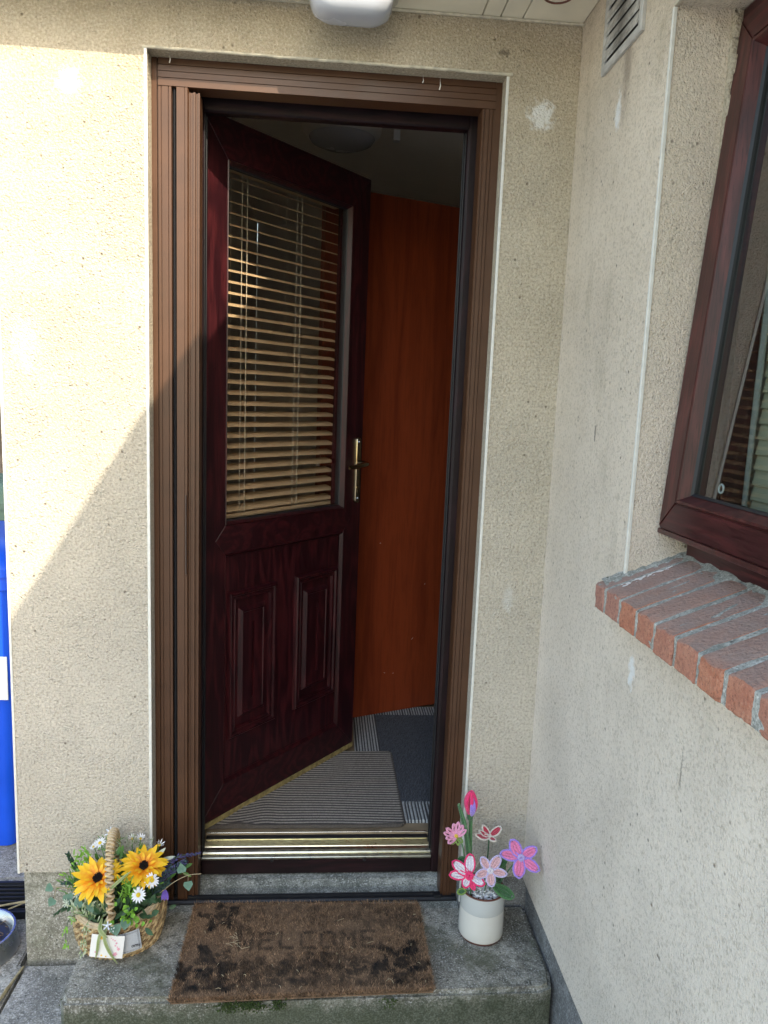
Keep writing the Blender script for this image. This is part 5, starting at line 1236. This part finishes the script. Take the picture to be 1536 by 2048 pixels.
ribbon([(-.070, -.165, .110), (-.078, -.196, .085), (-.082, -.199, .055), (-.087, -.199, .030)], .007, 'striped grass blade falling over the left half of the card')
ribbon([(-.066, -.165, .110), (-.066, -.197, .085), (-.054, -.201, .050), (-.036, -.199, .016)], .008, 'striped grass blade falling over the right edge of the card')
ribbon([(-.080, -.165, .112), (-.078, -.190, .102), (-.068, -.199, .094), (-.058, -.200, .086)], .010, 'short pale leaf lying over the top of the card')

# ================================================================== LEFT SIDE: bins, bowl, drain, fence
def wheelie(x, y, mt, label, H_=.86, sc=1.0):
    t = thing('wheelie_bin', label, 'bin', (x, y, ZG)); z0 = ZG
    body = loft([(rrect(x, y, .19*sc, .21*sc, .03), z0+.0005), (rrect(x, y-.005, .225*sc, .25*sc, .035), z0+H_-.12), (rrect(x, y-.005, .228*sc, .253*sc, .035), z0+H_-.10), (rrect(x, y-.005, .240*sc, .265*sc, .035), z0+H_-.098), (rrect(x, y-.005, .243*sc, .268*sc, .035), z0+H_-.055)])
    body.build('body', M[mt], t, smooth=True)
    lid = loft([(rrect(x, y-.01, .250*sc, .278*sc, .04), z0+H_-.0548), (rrect(x, y-.01, .252*sc, .280*sc, .04), z0+H_-.03), (rrect(x, y-.005, .235*sc, .262*sc, .05), z0+H_+.005), (rrect(x, y, .17*sc, .19*sc, .05), z0+H_+.035)])
    lid.build('lid', M[mt], t, smooth=True)
    MB().tube([(x-.16, y+.29*sc, z0+H_-.03), (x+.16, y+.29*sc, z0+H_-.03)], .014, 10).build('handle_bar', M[mt], t, smooth=True)
    for s_ in (-1, 1): MB().lathe([(.0001, -.02), (.09, -.02), (.10, -.012), (.10, .012), (.09, .02), (.0001, .02)], 20, Matrix.Translation((x+s_*.20, y+.22, z0+.10)) @ Matrix.Rotation(rad(90), 4, 'Y'), True).build('wheel', M['black'], t, smooth=True)
    return t
wb = wheelie(-.745, .73, 'binblue', 'bright blue wheelie bin behind the left wall corner', .97)
BX('sticker', (-.80, .485, .38), (-.545, .4885, .52), M['sticker'], wb, .0005)
wheelie(-.95, 1.45, 'bingreen', 'grey-green wheelie bin standing behind the blue one', 1.06)
bw = thing('dog_bowl', 'stainless steel bowl with wet leaves by the wall corner', 'bowl', (-.462, .045, ZG))
bx = Matrix.Translation((-.462, .045, ZG+.001))
MB().lathe([(.0001, .002), (.095, .002), (.100, .0), (.088, .052), (.091, .056), (.086, .056), (.080, .050), (.070, .018), (.0001, .015)], 48, bx, True).build('bowl_shell', M['steel'], bw, smooth=True)
MB().lathe([(.0001, .034), (.076, .034)], 40, bx, True).build('dirty_water', plain('murky_water', (.035, .035, .035), .08), bw)
mb = MB()
for i in range(60):
    rr = .07*math.sqrt(random.random()); a = random.uniform(0, 2*PI)
    mb.tube([(-.462+rr*math.cos(a), .045+rr*math.sin(a), ZG+.037), (-.462+rr*math.cos(a)+random.uniform(-.012, .012), .045+rr*math.sin(a)+random.uniform(-.012, .012), ZG+.040)], .0016, 4)
o = mb.build('leaf_litter', M['debris'], None); tag(o, 'brown leaf litter floating in the steel bowl', 'litter', kind='stuff')
o = MB().tube([(-.445, .02, ZG+.040), (-.420, .035, ZG+.046), (-.405, .042, ZG+.043)], .004, 7).build('orange_peel', M['orange'], None, smooth=True); tag(o, 'thin orange strip lying in the steel bowl', 'peel')
dg = thing('drain_grate', 'black plastic drain grate on the ground behind the bowl', 'drain', (-.455, .235, ZG))
MB().ring(-.56, -.365, .165, .305, [(0, ZG+.0005), (0, ZG+.022), (.008, ZG+.022), (.010, ZG+.0005)]).build('surround', M['black'], dg)
for i in range(7): BX('bar', (-.551, .182+i*.018, ZG+.006), (-.374, .187+i*.018, ZG+.018), M['black'], dg, .001)
o = MB().tube([(-.60, .16, ZG+.03), (-.48, .17, ZG+.034), (-.40, .20, ZG+.03), (-.36, .25, ZG+.034)], .003, 6).tube([(-.44, .18, ZG+.02), (-.36, .21, ZG+.04)], .0025, 6).build('dry_stalk', M['twig'], None); tag(o, 'dry twigs lying across the black drain grate', 'stalk')
fn = thing('fence', 'weathered brown board fence beyond the bins', 'fence', (-1.5, 2.6, ZG))
for i in range(16): BX('board', (-2.75+i*.145, 2.6+.004*(i % 2), ZG), (-2.61+i*.145, 2.622+.004*(i % 2), 1.75), M['fence'], fn, .003)
for z in (.2, 1.4): BX('cross_rail', (-2.75, 2.628, z), (-.45, 2.66, z+.08), M['fence'], fn, .003)
# cobweb wisps hanging from the header
cb = MB()
for (x, z, L_) in ((.620, 2.090, .010), (.660, 2.086, .018), (.045, 2.096, .013)):
    cb.tube([(x, .030, z), (x+.001, .030, z-L_*.5), (x-.001, .030, z-L_)], [.0004, .0012, .0016], 5)
    cb.tube([(x, .030, z), (x, .031, z+.008)], .0003, 4)
o = cb.build('cobweb', M['cob'], None); tag(o, 'tiny dusty cobweb wisps hanging over the brown door header', 'cobweb', kind='stuff')
print('objects', len(bpy.data.objects), 'tris', sum(len(o.data.polygons) for o in bpy.data.objects if o.type == 'MESH'))
